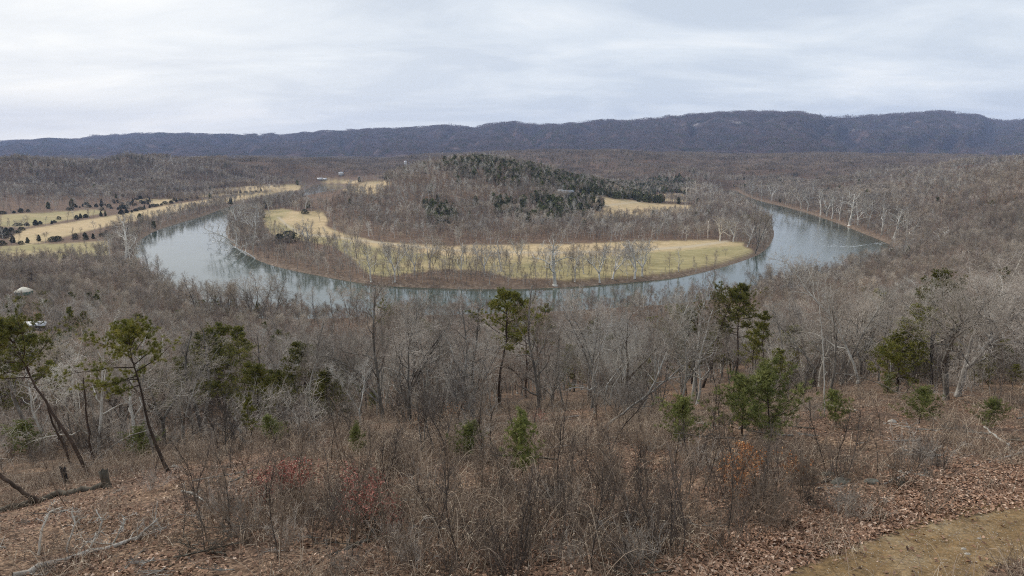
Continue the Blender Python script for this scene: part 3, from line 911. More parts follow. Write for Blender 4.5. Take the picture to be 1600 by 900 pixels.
def sapling_pine(seed, H=3, width=1.1, nb=26):
    r = np.random.default_rng(seed); gt, gc = Geo(), Geo()
    tp = limb(r, np.array([0, 0, -.15]), np.array([r.normal() * .08, r.normal() * .08, 1]), H + .15, 7, .06, .06)
    gt.tube(tp, np.linspace(.045, .01, 7), 6)
    cs, ds = [], []
    for k in range(nb):
        q = .12 + .86 * (k + r.random()) / nb; a = k * 2.4 + r.normal() * .4
        i = min(int(q * 6), 5); p = tp[i] + (tp[i + 1] - tp[i]) * (q * 6 - i)
        L = width * (.28 + .62 * math.sin(math.pi * min(1, (q + .12)) ** .9)) * r.uniform(.5, 1.25)
        b_ = limb(r, p, np.array([math.cos(a), math.sin(a), .35 + .5 * q]), L, 5, .12, .10)
        gt.tube(b_, np.linspace(.014, .005, 5), 3)
        for t in np.linspace(.25, 1, 7):
            i = min(int(t * 4), 3); c = b_[i] + (b_[i + 1] - b_[i]) * (t * 4 - i)
            for _ in range(2):
                cs.append(c + r.normal(size=3) * .09); ds.append(unit(b_[i + 1] - b_[i] + r.normal(size=3) * .6 + [0, 0, .35]))
    needles(gc, np.array(cs), np.array(ds), .17, .016, 24, r, cone=.75)
    return ('pine_sapling', [('trunk', gt.mesh('sapling_trunk', [M['pinebark']], True)), ('crown', gc.mesh('sapling_crown', [M['needle_y']]))])


SAPS = [sapling_pine(520 + k, 3, w, nb) for k, (w, nb) in enumerate(((1.6, 40), (1.25, 38), (2.1, 44), (1.8, 36)))]


def cedar(seed, H=5, W_=1.9, shape=.5, n=900, name='cedar_tree', mt='cedar'):
    r = np.random.default_rng(seed); gt, gc = Geo(), Geo()
    gt.tube(np.array([[0, 0, -.5], [0, 0, H * .5], [0, 0, H * .95]]), np.array([.16, .1, .02]), 5)
    zz = r.uniform(.04, 1, n); prof = (1 - zz) ** shape * (.35 + .65 * np.minimum(zz * 5, 1))
    a = r.uniform(0, 6.28, n); lob = 1 + .25 * np.sin(a * 3 + zz * 9 + seed) + .2 * np.sin(a * 5 - zz * 14)
    rr = W_ * prof * lob * r.uniform(.45, 1, n) ** .5
    c = np.stack([rr * np.cos(a), rr * np.sin(a), zz * H], -1)
    for k in range(14):
        i = r.integers(n); gt.tube(np.array([[0, 0, c[i, 2] * .8], c[i] * [.8, .8, 1]]), np.array([.04, .01]), 3)
    s_ = .26 * H / 5
    o1 = r.normal(size=(n, 3)) * s_; o2 = r.normal(size=(n, 3)) * s_
    v = np.stack([c - o1, c + o2, c + o1 - o2 * .5], 1).reshape(-1, 3)
    gc.polys(v, np.arange(len(v)).reshape(-1, 3))
    return (name, [('trunk', gt.mesh('cedar_trunk', [M['pinebark']])), ('crown', gc.mesh('cedar_crown', [M[mt]]))])


CEDARS = [cedar(540, 4.6, 3.2, .4), cedar(541, 5.2, 2.8, .5), cedar(542, 4.2, 3.9, .35), cedar(543, 6.5, 2.2, .7)]
EVERJ = [unlinked('evergreen', None) for _ in range(0)]
for k in range(4):
    nm, parts = cedar(560 + k, 13 + k, 3.6 + .5 * k, .38, 560, 'evergreen', 'needle_far')
    g = Geo(); r_ = np.random.default_rng(560 + k)
    me = parts[1][1].copy(); me.name = 'evergreen_mesh'
    EVERJ.append(unlinked('evergreen', me))


# sycamores
def sycamore(seed, H=20, lean=0., spread=1.15, nl=9, tr=.42):
    a, b_ = bare_tree(seed, H=H, trunk_r=tr, counts=(nl, 6, 4), spread=spread, first=.2, wander=.16, twig_r=.05, sides=(7, 5, 4, 3, 3), fork=(seed % 2 == 0), lean=lean, up=.04, lim_len=.5, tl=2)
    # the second order of branches is white too
    return ('sycamore_tree', [('trunk', a.mesh('sycamore_trunk', [M['white']], True)), ('crown', b_.mesh('sycamore_crown', [M['white_twig']]))])


SYC = [sycamore(600 + k, 20, 0, (1.1, 1.25, .9, 1.3, 1.0, .8)[k], (9, 8, 9, 10, 8, 8)[k], (.6, .62, .55, .75, .55, .5)[k]) for k in range(6)]
SYCL = sycamore(611, 20, .5, 1.1, 9, .45)
print('evergreens', time.time() - T0)

# ------------------------------------------------------------------ scattering the woods
CLEAR_X = [-400, 0, 150, 300, 400, 600, 800, 1000, 1200, 1400, 1600, 2000]
CLEAR_Y = [722, 718, 716, 708, 692, 670, 652, 646, 622, 612, 602, 594]


def jitter(x0, x1, y0, y1, step, seed, jit=.9):
    r = np.random.default_rng(seed)
    X, Y = np.meshgrid(np.arange(x0, x1, step), np.arange(y0, y1, step))
    X = X.ravel() + r.uniform(-.5, .5, X.size) * step * jit; Y = Y.ravel() + r.uniform(-.5, .5, Y.size) * step * jit
    return X, Y


def inview(x, y, m=4):
    return (np.abs(np.degrees(np.arctan2(x, y))) < 38.5 + m) & (y > 0)


def land(x, y):
    """distance, height, pixel, and whether a tree can stand there"""
    z = height(x, y); u, v = to_px(x, y, z); sd = river_sd(x, y)
    ok = (sd > 1.5) & ~cover(x, y, z, 'green') & ~cover(x, y, z, 'tan')
    return z, u, v, sd, ok


YURT = hit(38, 462); SHED_ = hit(57, 516)
# sight gaps the photograph shows round the yurt and the two shed roofs
def gap(u, v, y, boxes):
    k = np.zeros(np.shape(u), bool)
    for a, b_, c, d, far in boxes: k |= (u > a) & (u < b_) & (v > c) & (v < d) & (y < far)
    return k


# pines on the near slope: kind, base, top
PIN = [
 (0, 785, 640, 788, 452, 'tall twin-topped pine in the middle of the wood, nearest its gap'),
 (1, 822, 622, 808, 462, 'dark pine leaning left just right of the tallest middle pine'),
 (5, 850, 600, 850, 478, 'thin sparse pine right of the two tall middle pines'),
 (6, 897, 612, 893, 540, 'short full green pine right of the middle pine group'),
 (4, 142, 746, 18, 486, 'strongly leaning pine at the left edge with bare crooked trunk'),
 (2, 264, 736, 216, 480, 'dark trunked pine with flat top standing before the left wood'),
 (4, 590, 600, 628, 472, 'yellow green flat topped pine left of the white broken snag'),
 (4, 1098, 606, 1142, 440, 'tall pine leaning right with a black lower trunk'),
 (1, 1148, 596, 1150, 446, 'upright pine behind the black trunked leaning pine'),
 (2, 1040, 596, 1066, 468, 'yellowish flat topped pine left of the leaning pine'),
 (7, 1400, 612, 1412, 498, 'bright green spreading pine left of the forked oak trunks'),
 (7, 1545, 606, 1530, 552, 'low spreading dark pine behind the forked oak trunks'),
 (6, 345, 640, 352, 512, 'olive green pine right of the flat topped left pine'),
 (6, 476, 640, 474, 538, 'small dark rounded pine among the bare trees left of centre'),
 (6, 516, 660, 514, 580, 'lower olive pine beside the small dark rounded pine'),
 (5, 1188, 612, 1186, 490, 'slim pine right of the two tall right hand pines'),
 (6, 40, 640, 20, 500, 'dark full pine crown cut by the left edge of the photograph'),
 (7, 100, 600, 96, 520, 'dark pine half hidden behind the leaning pine trunk'),
 (3, 395, 690, 392, 622, 'small green pine beside the pale leaning stub'),
 (2, 1500, 588, 1496, 470, 'faint dark pine behind the large grey oak crown'),
 (1, 1570, 500, 1560, 418, 'evergreen behind the pale topped oak at the right edge'),
 (7, 300, 600, 300, 530, 'olive pine in the shade behind the flat topped left pine'),
 (4, 680, 600, 640, 500, 'small olive pine among bare trees below the flat topped one')]

PIN2 = [(2, 66, 640, 58, 520), (4, 175, 650, 168, 556), (3, 330, 632, 326, 528), (1, 384, 626, 380, 512), (2, 298, 650, 290, 556), (3, 404, 668, 400, 570), (0, 436, 656, 432, 580),
        (1, 88, 668, 92, 566), (2, 250, 660, 246, 570), (3, 14, 660, 10, 560), (4, 352, 672, 350, 590), (0, 130, 600, 128, 512), (2, 540, 640, 536, 560), (3, 700, 610, 700, 548),
        (0, 1082, 600, 1078, 486), (1, 1178, 606, 1176, 516), (2, 1236, 600, 1232, 506), (4, 1384, 606, 1378, 536), (2, 1442, 600, 1440, 560), (4, 1530, 600, 1524, 560), (3, 1586, 600, 1584, 570),
        (1, 1346, 590, 1344, 520), (0, 1425, 596, 1428, 480), (2, 1570, 590, 1562, 530), (3, 1214, 612, 1212, 548), (1, 1110, 596, 1108, 520), (4, 960, 600, 956, 520), (5, 930, 604, 926, 500), (3, 1010, 612, 1008, 560)]
# hillside below the overlook (out to the bank)
MAINP = [(785, 640), (822, 622), (897, 612), (142, 746), (264, 736), (590, 600), (1098, 606), (1148, 596), (1040, 596), (1400, 612), (516, 660), (345, 640)]
x, y = jitter(-900, 1300, 18, 1250, 4.6, 1)
r = np.hypot(x, y); azd = np.degrees(np.arctan2(x, y))
lim = np.interp(azd, [-45, -37, -25, -12, 0, 12, 22, 30, 34, 45], [900, 800, 520, 440, 430, 470, 560, 700, 1150, 1250])
k = inview(x, y) & (r < lim); x, y, r, azd = x[k], y[k], r[k], azd[k]
z, u, v, sd, ok = land(x, y)
clr = v > np.interp(u, CLEAR_X, CLEAR_Y)
thin = rng.random(len(x))
keepp = np.interp(r, [30, 90, 200, 450, 700, 1300], [.9, 1, 1, .95, .85, .8])
far_side = (y > 520) & (sd < 400) & (azd < 26) & (azd > -20)
for kd_, bu_, bv_, tu_, tv_, lb_ in PIN + [q + ('',) for q in PIN2]:   # the pines stand clear of their leafless neighbours
    bp_ = hit(bu_, bv_); rp_ = math.hypot(bp_[0], bp_[1])
    uu_ = bu_ + (tu_ - bu_) * np.clip((rp_ - r + 4) / rp_ * 1.6, 0, 1)
    wide_ = 46 if (bu_, bv_) in MAINP else 34
    ok &= ~((np.abs(u - uu_) < wide_ * 60 / max(rp_, 30)) & (r < rp_ + 1.5) & (r > rp_ - (80 if wide_ > 40 else 30)))
ok &= ~clr & (thin < keepp) & ~far_side
ok &= ~gap(u, v, y, [(20, 62, 455, 500, 480), (396, 422, 600, 660, 200), (30, 84, 512, 560, 330)])
x, y, z, u, v, r, sd = [q[ok] for q in (x, y, z, u, v, r, sd)]
o = np.argsort(r)
x, y, z, u, v, r, sd = [q[o] for q in (x, y, z, u, v, r, sd)]
frame = (u > -25) & (u < 1625)
rank = np.cumsum(frame)
single = frame & (rank <= 270)
lowb = np.where((r > 270) & (u > 480) & (u < 1180), .72, 1.0)
# how tall: lower on the slope, taller by the water
hs_ = np.interp(r, [20, 60, 150, 350, 600, 1200], [.72, .9, 1.0, 1.05, 1.2, 1.2]) * rng.choice([.55, .75, .9, 1.0, 1.15, 1.3], len(r)) * rng.uniform(.9, 1.1, len(r))
bank_tall = (sd < 25)
hs_ = np.where(bank_tall, hs_ * np.where(rng.random(len(r)) < .35, 1.25, .85), hs_)
for i in np.where(single)[0]:
    place(NEAR[rng.integers(len(NEAR))], (x[i], y[i], z[i]), rng.uniform(0, 6.28), hs_[i] * rng.uniform(.9, 1.1), rng.normal(0, .07), back=rng.normal(0, .06),
          label='leafless grey-brown tree at the near edge of the wood below the overlook', cat='tree', group='bare trees at the near edge of the wood')
rest = ~single
nearb = rest & (r < 330)
farb = rest & (r >= 330)
hs_ = hs_ * lowb
eul = lambda n: np.stack([rng.normal(0, .05, n), rng.normal(0, .05, n), rng.uniform(0, 6.28, n)], -1)
gn_scatter('slope_wood', NEARJ, np.stack([x, y, z], -1)[nearb], eul(nearb.sum()), hs_[nearb], rng.integers(0, len(NEARJ), nearb.sum()), 'leafless wood covering the slope down to the river')
gn_scatter('bank_wood', MIDJ, np.stack([x, y, z], -1)[farb], eul(farb.sum()), hs_[farb] * .62, rng.integers(0, len(MIDJ), farb.sum()), 'leafless wood along the near bank and up the right hillside')
print('slope wood', len(x), time.time() - T0)

# peninsula and flats, 500 to 1900 m
x, y = jitter(-1500, 1500, 440, 2000, 7.0, 2)
k = inview(x, y, 1); x, y = x[k], y[k]
z, u, v, sd, ok = land(x, y)
azd = np.degrees(np.arctan2(x, y)); r = np.hypot(x, y)
lim2 = np.interp(azd, [-45, -37, -25, -12, 0, 12, 22, 30, 34, 45], [900, 800, 520, 440, 430, 470, 560, 700, 1150, 1250])
ok &= ((r > lim2) | ((y > 520) & (azd < 26) & (azd > -20)))
th = rng.random(len(x))
meadow_edge = inside(u, v, [(380,330),(520,322),(620,372),(1170,372),(1200,400),(1100,432),(900,448),(600,446),(400,410),(350,370)]) & (y > 500) & (y < 1000)
dens = np.where(meadow_edge, np.where(sd < 45, .5, .35), .9)
leftflat = (u < 420) & (v > 312) & (sd > 40) & (y > 600)
dens = np.where(leftflat, .12, dens)
leftcl = inside(u, v, [(330,300),(470,296),(440,330),(410,345),(400,395),(345,380),(330,340)])
dens = np.where(leftcl, .85, dens)
cedar_land = inside(u, v, [(95,330),(150,318),(225,310),(285,312),(250,330),(150,340)]) & (y > 800)
dens = np.where(cedar_land, .05, dens)
ok |= (u > 545) & (u < 1015) & (v > 401) & (y > 480) & (y < 720) & (sd > 2) & (rng.random(len(x)) < .75)
ok |= (u > 420) & (u < 560) & (v > 362) & (y > 480) & (y < 900) & (sd > 2) & (rng.random(len(x)) < .4)
ok &= ~(inside(u, v, [(484,286),(545,286),(545,303),(520,322),(470,322),(478,300)]) & (rng.random(len(x)) < .985))
dens = np.where((v > 399) & (u > 545) & (u < 1015) & (sd > 25), .45, dens)
ok &= th < dens
x, y, z, u, v, r, sd = [q[ok] for q in (x, y, z, u, v, r, sd)]
hh_ = rng.uniform(.72, 1.05, len(x)) * np.where(sd < 40, rng.uniform(.5, 1.1, len(x)), 1)
lc = inside(u, v, [(330,300),(470,296),(440,330),(410,345),(400,395),(345,380),(330,340)]); hh_ = np.where(lc, rng.uniform(.8, 1.15, len(x)), hh_)
EV = [[(682,256),(760,249),(830,266),(900,284),(980,292),(1045,304),(1035,314),(980,315),(900,302),(860,293),(800,288),(740,276),(680,264)],
      [(770,322),(850,312),(870,322),(935,314),(942,332),(900,336),(860,348),(800,342),(770,335)],
      [(1010,290),(1060,288),(1090,298),(1020,302)]]
evm = np.zeros(len(x), bool)
for p_ in EV: evm |= inside(u, v + 8, p_) | inside(u, v - 4, p_)
evm &= (rng.random(len(x)) < .5 + .5 * fbm(x / 60, y / 60, 2, 21))
sprk = (rng.random(len(x)) < .015) | (inside(u, v, [(660,320),(700,320),(720,350),(670,355)]) & (rng.random(len(x)) < .45))
evm |= sprk & (v < 362)
evm &= (y > 850)
n = ~evm
mix_ = rng.integers(0, len(MIDJ), len(x))
palew = inside(u, v, [(1150,284),(1330,286),(1440,315),(1500,395),(1400,392),(1240,330),(1150,306)]) & (rng.random(len(x)) < .85)
mix_ = np.where(palew, len(MIDJ) + rng.integers(0, 2, len(x)), mix_); hh_ = np.where(palew, hh_ * 1.2, hh_)
for k in (1, 2):
    a, b_ = bare_tree(250 + k, H=17, trunk_r=.3, counts=(10, 6, 5), spread=.95, first=.25, wander=.14, twig_r=.035, sides=(5, 3, 3, 3, 3), tl=2)
    MIDJ.append(joined('pale_valley_tree', a, b_, M['white'] if k == 1 else M['pale'], M['twig_pale']))
gn_scatter('valley_wood', MIDJ, np.stack([x, y, z], -1)[n], eul(n.sum()), hh_[n], mix_[n], 'leafless wood on the hill and flats inside the river bend')
n = evm
gn_scatter('evergreen_wood', EVERJ, np.stack([x, y, z], -1)[n], eul(n.sum()), hh_[n] * .88, rng.integers(0, 4, n.sum()), 'dark evergreen wood along the crest of the peninsula hill')
print('valley', len(x), evm.sum(), time.time() - T0)

# far uplands
x, y = jitter(-4200, 4200, 1400, 5600, 40, 3)
k = inview(x, y, 4); x, y = x[k], y[k]
z, u, v, sd, ok = land(x, y)
ok &= (y > 2000) | ((u < 500) & (sd > 60) & (y > 1400) & (v < 330) & ~inside(u, v, [(95,330),(150,318),(225,310),(285,312),(250,330),(150,340)])) | (np.abs(u - 800) > 850)
ok &= sd > 34
ok &= ~inside(u, v, [(484,276),(600,276),(600,322),(470,322),(478,300)])
x, y, z, u, v = [q[ok] for q in (x, y, z, u, v)]
pi = np.where(rng.random(len(x)) < .12, 3, rng.integers(0, 3, len(x)))
pi = np.where((fbm(x / 300, y / 300, 2, 77) > .3), 3, pi)
gn_scatter('upland_wood', PATCH, np.stack([x, y, z], -1), np.stack([0 * x, 0 * x, rng.integers(0, 4, len(x)) * 1.5708], -1), rng.uniform(.8, 1.02, len(x)), pi, 'far rolling woods between the river and the mountain')
# the left hills are nearer: a second, finer layer
print('upland', len(x), time.time() - T0)

# mountain woods, laid along the slope
um = rng.uniform(-60, 1660, 9000); tm = rng.uniform(.02, 1.03, 9000) ** .8
fi = (np.interp(um, us, np.arange(len(us)))); fj = np.interp(tm, ts, np.arange(len(ts)))
i0 = fi.astype(int); j0 = fj.astype(int)
i0 = np.clip(i0, 1, len(us) - 3); j0 = np.clip(j0, 1, len(ts) - 3)
a_ = fi - i0; c_ = fj - j0
def bil(G): return (G[j0, i0] * (1 - a_) + G[j0, i0 + 1] * a_) * (1 - c_) + (G[j0 + 1, i0] * (1 - a_) + G[j0 + 1, i0 + 1] * a_) * c_
px_, py_, pz_ = bil(MX), bil(MY), bil(MZ)
Su = np.stack([MX[j0, i0 + 2] - MX[j0, i0 - 1], MY[j0, i0 + 2] - MY[j0, i0 - 1], MZ[j0, i0 + 2] - MZ[j0, i0 - 1]], -1)
St = np.stack([MX[j0 + 2, i0] - MX[j0 - 1, i0], MY[j0 + 2, i0] - MY[j0 - 1, i0], MZ[j0 + 2, i0] - MZ[j0 - 1, i0]], -1)
nn = np.cross(Su, St); nn /= np.linalg.norm(nn, axis=1, keepdims=True) + 1e-9
nn *= np.sign(nn[:, 2:3])
rotm = np.zeros((len(um), 3))
for i in range(len(um)):
    q = Vector((0, 0, 1)).rotation_difference(Vector(nn[i]))
    rotm[i] = q.to_euler()
mi3 = np.where(tm > .93, rng.choice([2, 3], len(um)), rng.integers(0, 3, len(um)))
mrock = np.zeros(len(um), bool)
mpu, mpv = to_px(px_, py_, pz_)
for cu, cv, su, sv in ((1090, 195, 16, 3), (1228, 198, 12, 3), (1205, 189, 10, 3), (1440, 205, 10, 2), (1150, 189, 18, 3)):
    mrock |= np.exp(-((mpu - cu) / su) ** 2 - ((mpv - cv) / sv) ** 2) > .5
mk = ~mrock
gn_scatter('mountain_wood', MPATCH, np.stack([px_, py_, pz_], -1)[mk], rotm[mk], rng.uniform(.8, 1.1, mk.sum()), mi3[mk], 'leafless woods on the flanks of the far mountain')
print('mountain', time.time() - T0)

# ------------------------------------------------------------------ traced trees
def px_height(base, top_v):
    """height in metres of something standing at base whose top shows at photo row top_v"""
    u, v = to_px(base[0], base[1], base[2])
    d = ray(float(u), top_v)
    return (-base[1] * (-d[2]) / d[1]) - base[2] if False else (d[2] / d[1]) * base[1] - base[2]


def traced(kind, bu, bv, tu, tv, Hk, label, cat, group=None, rz=None, wide=1.0):
    b_ = hit(bu, bv)
    h = max(px_height(b_, tv), .4)
    lean = math.atan2((tu - bu) * b_[1] / F, h)
    s_ = h / Hk / max(math.cos(lean), .5) * (1.0 if abs(lean) < .2 else 1.0)
    return place(kind, tuple(b_), rng.uniform(0, 6.28) if rz is None else rz, s_ * wide, lean, label, cat, group, sz=s_)


for kd, bu, bv, tu, tv, lb in PIN:
    traced(PINES[kd], bu, bv, tu, tv, 11 if kd < 6 else 9, lb, 'pine', wide=1.2 if kd > 5 else 1.05)
for kd, bu, bv, tu, tv in PIN2:
    kd = (6, 1, 7, 6, 4, 5)[kd]
    traced(PINES[kd], bu, bv, tu, tv, 11 if kd < 6 else 9, 'dark olive pine scattered among the bare trees of the slope wood', 'pine', 'pines scattered through the slope wood', wide=1.15)
# further pines down the slope
cnt = 0
while cnt < 70:
    lft = rng.random() < .6
    u = rng.uniform(0, 480) if lft else rng.uniform(980, 1600)
    v_ = rng.uniform(470, 610) if lft else rng.uniform(400, 590)
    if not lft and rng.random() < .3: v_ = rng.uniform(300, 420); u = rng.uniform(1440, 1600)
    b_ = hit(u, v_)
    if river_sd(b_[:1], b_[1:2])[0] < 4 or cover(b_[:1], b_[1:2], b_[2:], 'green')[0]: continue
    place(PINES[rng.integers(8)], tuple(b_), rng.uniform(0, 6.28), rng.uniform(.95, 1.35), rng.normal(0, .08),
          'dark olive pine scattered among the bare trees of the slope wood', 'pine', 'pines scattered through the slope wood')
    cnt += 1

# pine saplings in the clearing
for kd, bu, bv, tv, wd, lb in [
 (0, 728, 716, 664, 1.25, 'bushy bright green pine sapling in the middle of the clearing'),
 (1, 816, 742, 656, 1.0, 'narrow tall pine sapling right of the bushy middle one'),
 (2, 1072, 700, 632, 1.1, 'grey green pine sapling left of the big sapling clump'),
 (3, 1208, 696, 586, 1.15, 'largest bright green pine sapling, with a bent bare stem'),
 (2, 1160, 680, 598, 1.2, 'broad pine sapling against the left of the largest one'),
 (0, 1306, 668, 616, 1.0, 'conical pine sapling between the largest one and the low round one'),
 (2, 1436, 662, 610, 1.1, 'low round pine sapling below the forked oak trunks'),
 (2, 1540, 668, 628, 1.2, 'sparse pine sapling at the right, beside a pale fallen stick'),
 (1, 560, 712, 668, 1.0, 'small faint pine sapling in the brush left of centre'),
 (2, 228, 716, 672, 1.1, 'small dark pine sapling at the foot of the left pine'),
 (0, 430, 694, 654, 1.2, 'small green pine sapling right of the pale leaning stub'),
 (1, 582, 640, 612, 1.1, 'tiny green pine sapling at the edge of the middle wood'),
 (2, 50, 712, 664, 1.2, 'dark green pine sapling under the leaning pine at left'),
 (0, 1386, 618, 590, 1.2, 'small dark sapling under the spreading green pine at right')]:
    b_ = hit(bu, bv); h = px_height(b_, tv) * 1.08
    place(SAPS[kd], tuple(b_), rng.uniform(0, 6.28), h / 3 * wd, 0, lb, 'pine sapling', sz=h / 3)

# big oaks on the right, dark trunks
OAK = []
for k in range(4):
    a, b2 = bare_tree(700 + k, H=11, trunk_r=.25 if k < 2 else .16, counts=(11, 7, 6, 4), spread=1.15, first=.22, wander=.2, fork=(k < 2), twig_r=.008, up=.03, lim_len=.55)
    OAK.append(two_part('oak_tree', a, b2, M['bark'] if k != 2 else M['pale'], M['twig']))
for kd, bu, bv, tu, tv, lb in [
 (0, 1478, 626, 1462, 440, 'large forked oak with thick dark trunk at the right'),
 (1, 1496, 620, 1518, 440, 'thick leaning oak trunk right beside the forked oak'),
 (2, 1570, 560, 1545, 395, 'spreading pale limbed oak whose grey crown tops the right edge'),
 (3, 1296, 628, 1300, 470, 'dark trunked oak behind the thin peeled dead stem'),
 (1, 1345, 596, 1330, 480, 'oak with a kinked lichen grey trunk right of the peeled stem'),
 (3, 640, 672, 660, 520, 'low forked grey tree left of the white broken snag'),
 (2, 662, 650, 668, 500, 'pale forked tree in front of the white broken snag'),
 (3, 242, 720, 232, 560, 'rough lichen covered trunk behind the flat topped left pine'),
 (0, 600, 660, 580, 520, 'dark crooked tree left of the pale forked tree'),
 (3, 880, 640, 860, 520, 'crooked bare tree below the thin sparse pine'),
 (2, 1060, 640, 1075, 500, 'grey branching tree above the leaning dead trunk'),
 (3, 1140, 600, 1120, 520, 'grey leafless tree behind the leaning pine')]:
    traced(OAK[kd], bu, bv, tu, tv, 11, lb, 'oak')

# sycamores: (kind, base u, base v, top u, top v, width)
GB = 'white sycamores on the peninsula bank'
SY = [
 (3, 867, 445, 866, 372, 1.15, 'largest white sycamore, wide crown, on the middle of the peninsula bank'),
 (2, 617, 441, 616, 374, .8, 'tall narrow white sycamore at the left end of the peninsula bank row'),
 (0, 671, 419, 671, 366, .9, 'white sycamore with fan shaped crown before the meadow'),
 (5, 720, 436, 721, 378, .8, 'slim straight white sycamore on the bank left of centre'),
 (4, 757, 428, 755, 380, 1, None), (1, 783, 424, 776, 374, 1.1, None), (2, 812, 412, 806, 370, .9, None), (4, 648, 430, 647, 374, .8, None),
 (5, 898, 440, 900, 384, .8, None), (1, 912, 428, 909, 396, 1.2, None), (2, 937, 442, 934, 380, .8, 'white sycamore with short side limbs right of the largest one'),
 (0, 957, 436, 968, 388, 1, 'white sycamore leaning right at the right end of the row'), (4, 992, 436, 992, 376, 1, None), (0, 1003, 432, 1006, 374, 1, None), (1, 580, 440, 575, 392, 1, None),
 (5, 1060, 424, 1062, 388, 1, None), (1, 485, 392, 484, 350, 1.5, 'round crowned sycamore with white limbs standing in the left meadow'),
 (3, 404, 356, 404, 318, 1.3, None), (0, 372, 356, 368, 318, 1, None), (1, 388, 346, 384, 310, 1, None), (2, 360, 352, 357, 322, 1, None),
 (0, 420, 330, 418, 306, 1, None), (4, 440, 322, 438, 300, 1, None), (2, 452, 316, 452, 296, 1, None), (4, 402, 372, 392, 332, 1, None),
 (0, 1125, 376, 1124, 338, 1, None), (4, 1146, 378, 1145, 340, 1.1, None), (1, 1168, 386, 1176, 350, 1, None), (5, 1106, 372, 1104, 344, 1, None),
 (3, 1088, 312, 1086, 282, 1.2, None), (0, 1110, 312, 1112, 286, 1, None), (1, 1072, 308, 1072, 284, 1, None), (2, 1098, 304, 1098, 284, 1, None)]
for kd, bu, bv, tu, tv, wd, lb in SY:
    traced(SYC[kd], bu, bv, tu, tv, 21, lb or 'white limbed sycamore in the row along the peninsula shore', 'sycamore', None if lb else GB, wide=wd)
for bu, bv, tu, tv, lb in [(384, 398, 352, 352, 'white sycamore leaning far out over the left pool'), (372, 384, 340, 336, 'second white sycamore leaning over the left pool, higher on the bank'),
                           (398, 404, 366, 362, 'low white sycamore bent over the water at the pool corner')]:
    b_ = hit(bu, bv); place(SYCL, tuple(b_), math.pi, px_height(b_, tv) / 17, -.25, lb, 'sycamore')
GR = 'white sycamores lining the right bank'
for kd, bu, bv, tu, tv, wd, lb in [
 (3, 1328, 352, 1322, 302, 1.3, 'broad white sycamore leaning over the right bank'), (0, 1356, 356, 1358, 312, 1, None), (1, 1378, 366, 1374, 322, 1, None),
 (3, 1398, 372, 1398, 324, 1.2, 'tall white sycamore at the right end of the right bank'), (0, 1414, 378, 1420, 332, 1.1, None), (4, 1340, 352, 1342, 310, 1, None),
 (2, 1252, 326, 1250, 290, .9, None), (4, 1262, 330, 1262, 292, .9, None), (5, 1282, 336, 1280, 296, .9, None), (2, 1292, 338, 1290, 294, .9, None), (0, 1300, 342, 1302, 298, 1, None),
 (5, 1312, 344, 1310, 306, 1, None), (2, 1228, 320, 1228, 286, .9, None), (4, 1206, 314, 1206, 284, .9, None), (5, 1190, 312, 1190, 282, .9, None), (0, 1175, 308, 1174, 282, .9, None),
 (1, 1466, 396, 1478, 360, 1.6, 'wide white crowned sycamore inland of the right bank'), (1, 1438, 404, 1442, 380, 1.3, None), (4, 1410, 408, 1402, 384, 1.2, None), (1, 1362, 420, 1358, 394, 1.4, None), (5, 1380, 340, 1378, 300, .8, None),
 (2, 1396, 330, 1396, 296, .8, None), (4, 1330, 330, 1330, 292, .8, None), (1, 1270, 316, 1270, 284, .8, None), (0, 1350, 338, 1350, 300, .8, None), (2, 1242, 310, 1242, 282, .8, None)]:
    traced(SYC[kd], bu, bv, tu, tv, 21, lb or 'white limbed sycamore among those lining the far right bank', 'sycamore', None if lb else GR, wide=wd)
# near bank, seen against the water
GN = 'white sycamores on the near bank'
for kd, bu, bv, tu, tv, wd, lb in [
 (0, 590, 512, 590, 446, .8, 'white sycamore of the near bank standing out left of centre'), (1, 722, 508, 722, 452, .8, None), (5, 752, 506, 754, 450, .7, None), (2, 898, 504, 896, 440, .6, 'tall white sycamore on the near bank below the largest one'),
 (4, 660, 510, 658, 452, .7, None), (0, 1005, 500, 1000, 452, .8, None), (5, 470, 514, 474, 446, .5, 'single bright white stem against the water left of centre'), (4, 1056, 492, 1054, 446, .7, None), (1, 1190, 480, 1186, 440, .8, None),
 (3, 198, 412, 192, 344, 1, 'white sycamore at the left end of the pool'), (4, 206, 424, 208, 372, .8, None), (2, 172, 400, 170, 362, .8, None)]:
    traced(SYC[kd], bu, bv, tu, tv, 21, lb or 'pale sycamore on the near bank seen against the river', 'sycamore', None if lb else GN, wide=wd)
# dark bare trees of the near bank, left
MIDT = []
for k in range(3):
    a, b2 = bare_tree(730 + k, H=16, trunk_r=.22, counts=(11, 6, 5), spread=.85, first=.4, wander=.14, twig_r=.022, sides=(6, 4, 3, 3, 3), fork=(k == 1), twig_scale=1.1)
    MIDT.append(two_part('bare_tree', a, b2, M['bark'], M['twig_far']))
for bu, bv, tu, tv in [(244, 456, 240, 402), (270, 486, 262, 432), (310, 510, 300, 428), (326, 506, 330, 440), (358, 512, 356, 446), (380, 512, 374, 438), (412, 516, 408, 428), (425, 514, 424, 448), (446, 516, 428, 440), (432, 512, 450, 440),
                       (352, 506, 346, 442), (396, 514, 400, 452), (498, 512, 496, 452), (520, 512, 524, 456), (546, 510, 548, 448), (236, 440, 225, 392), (560, 508, 566, 462), (1140, 486, 1140, 432), (1210, 470, 1206, 412), (1234, 470, 1240, 408), (1258, 466, 1256, 420)]:
    traced(MIDT[rng.integers(3)], bu, bv, tu, tv, 17, 'dark leafless tree on the near bank with the river behind', 'tree', 'bare trees on the near bank')
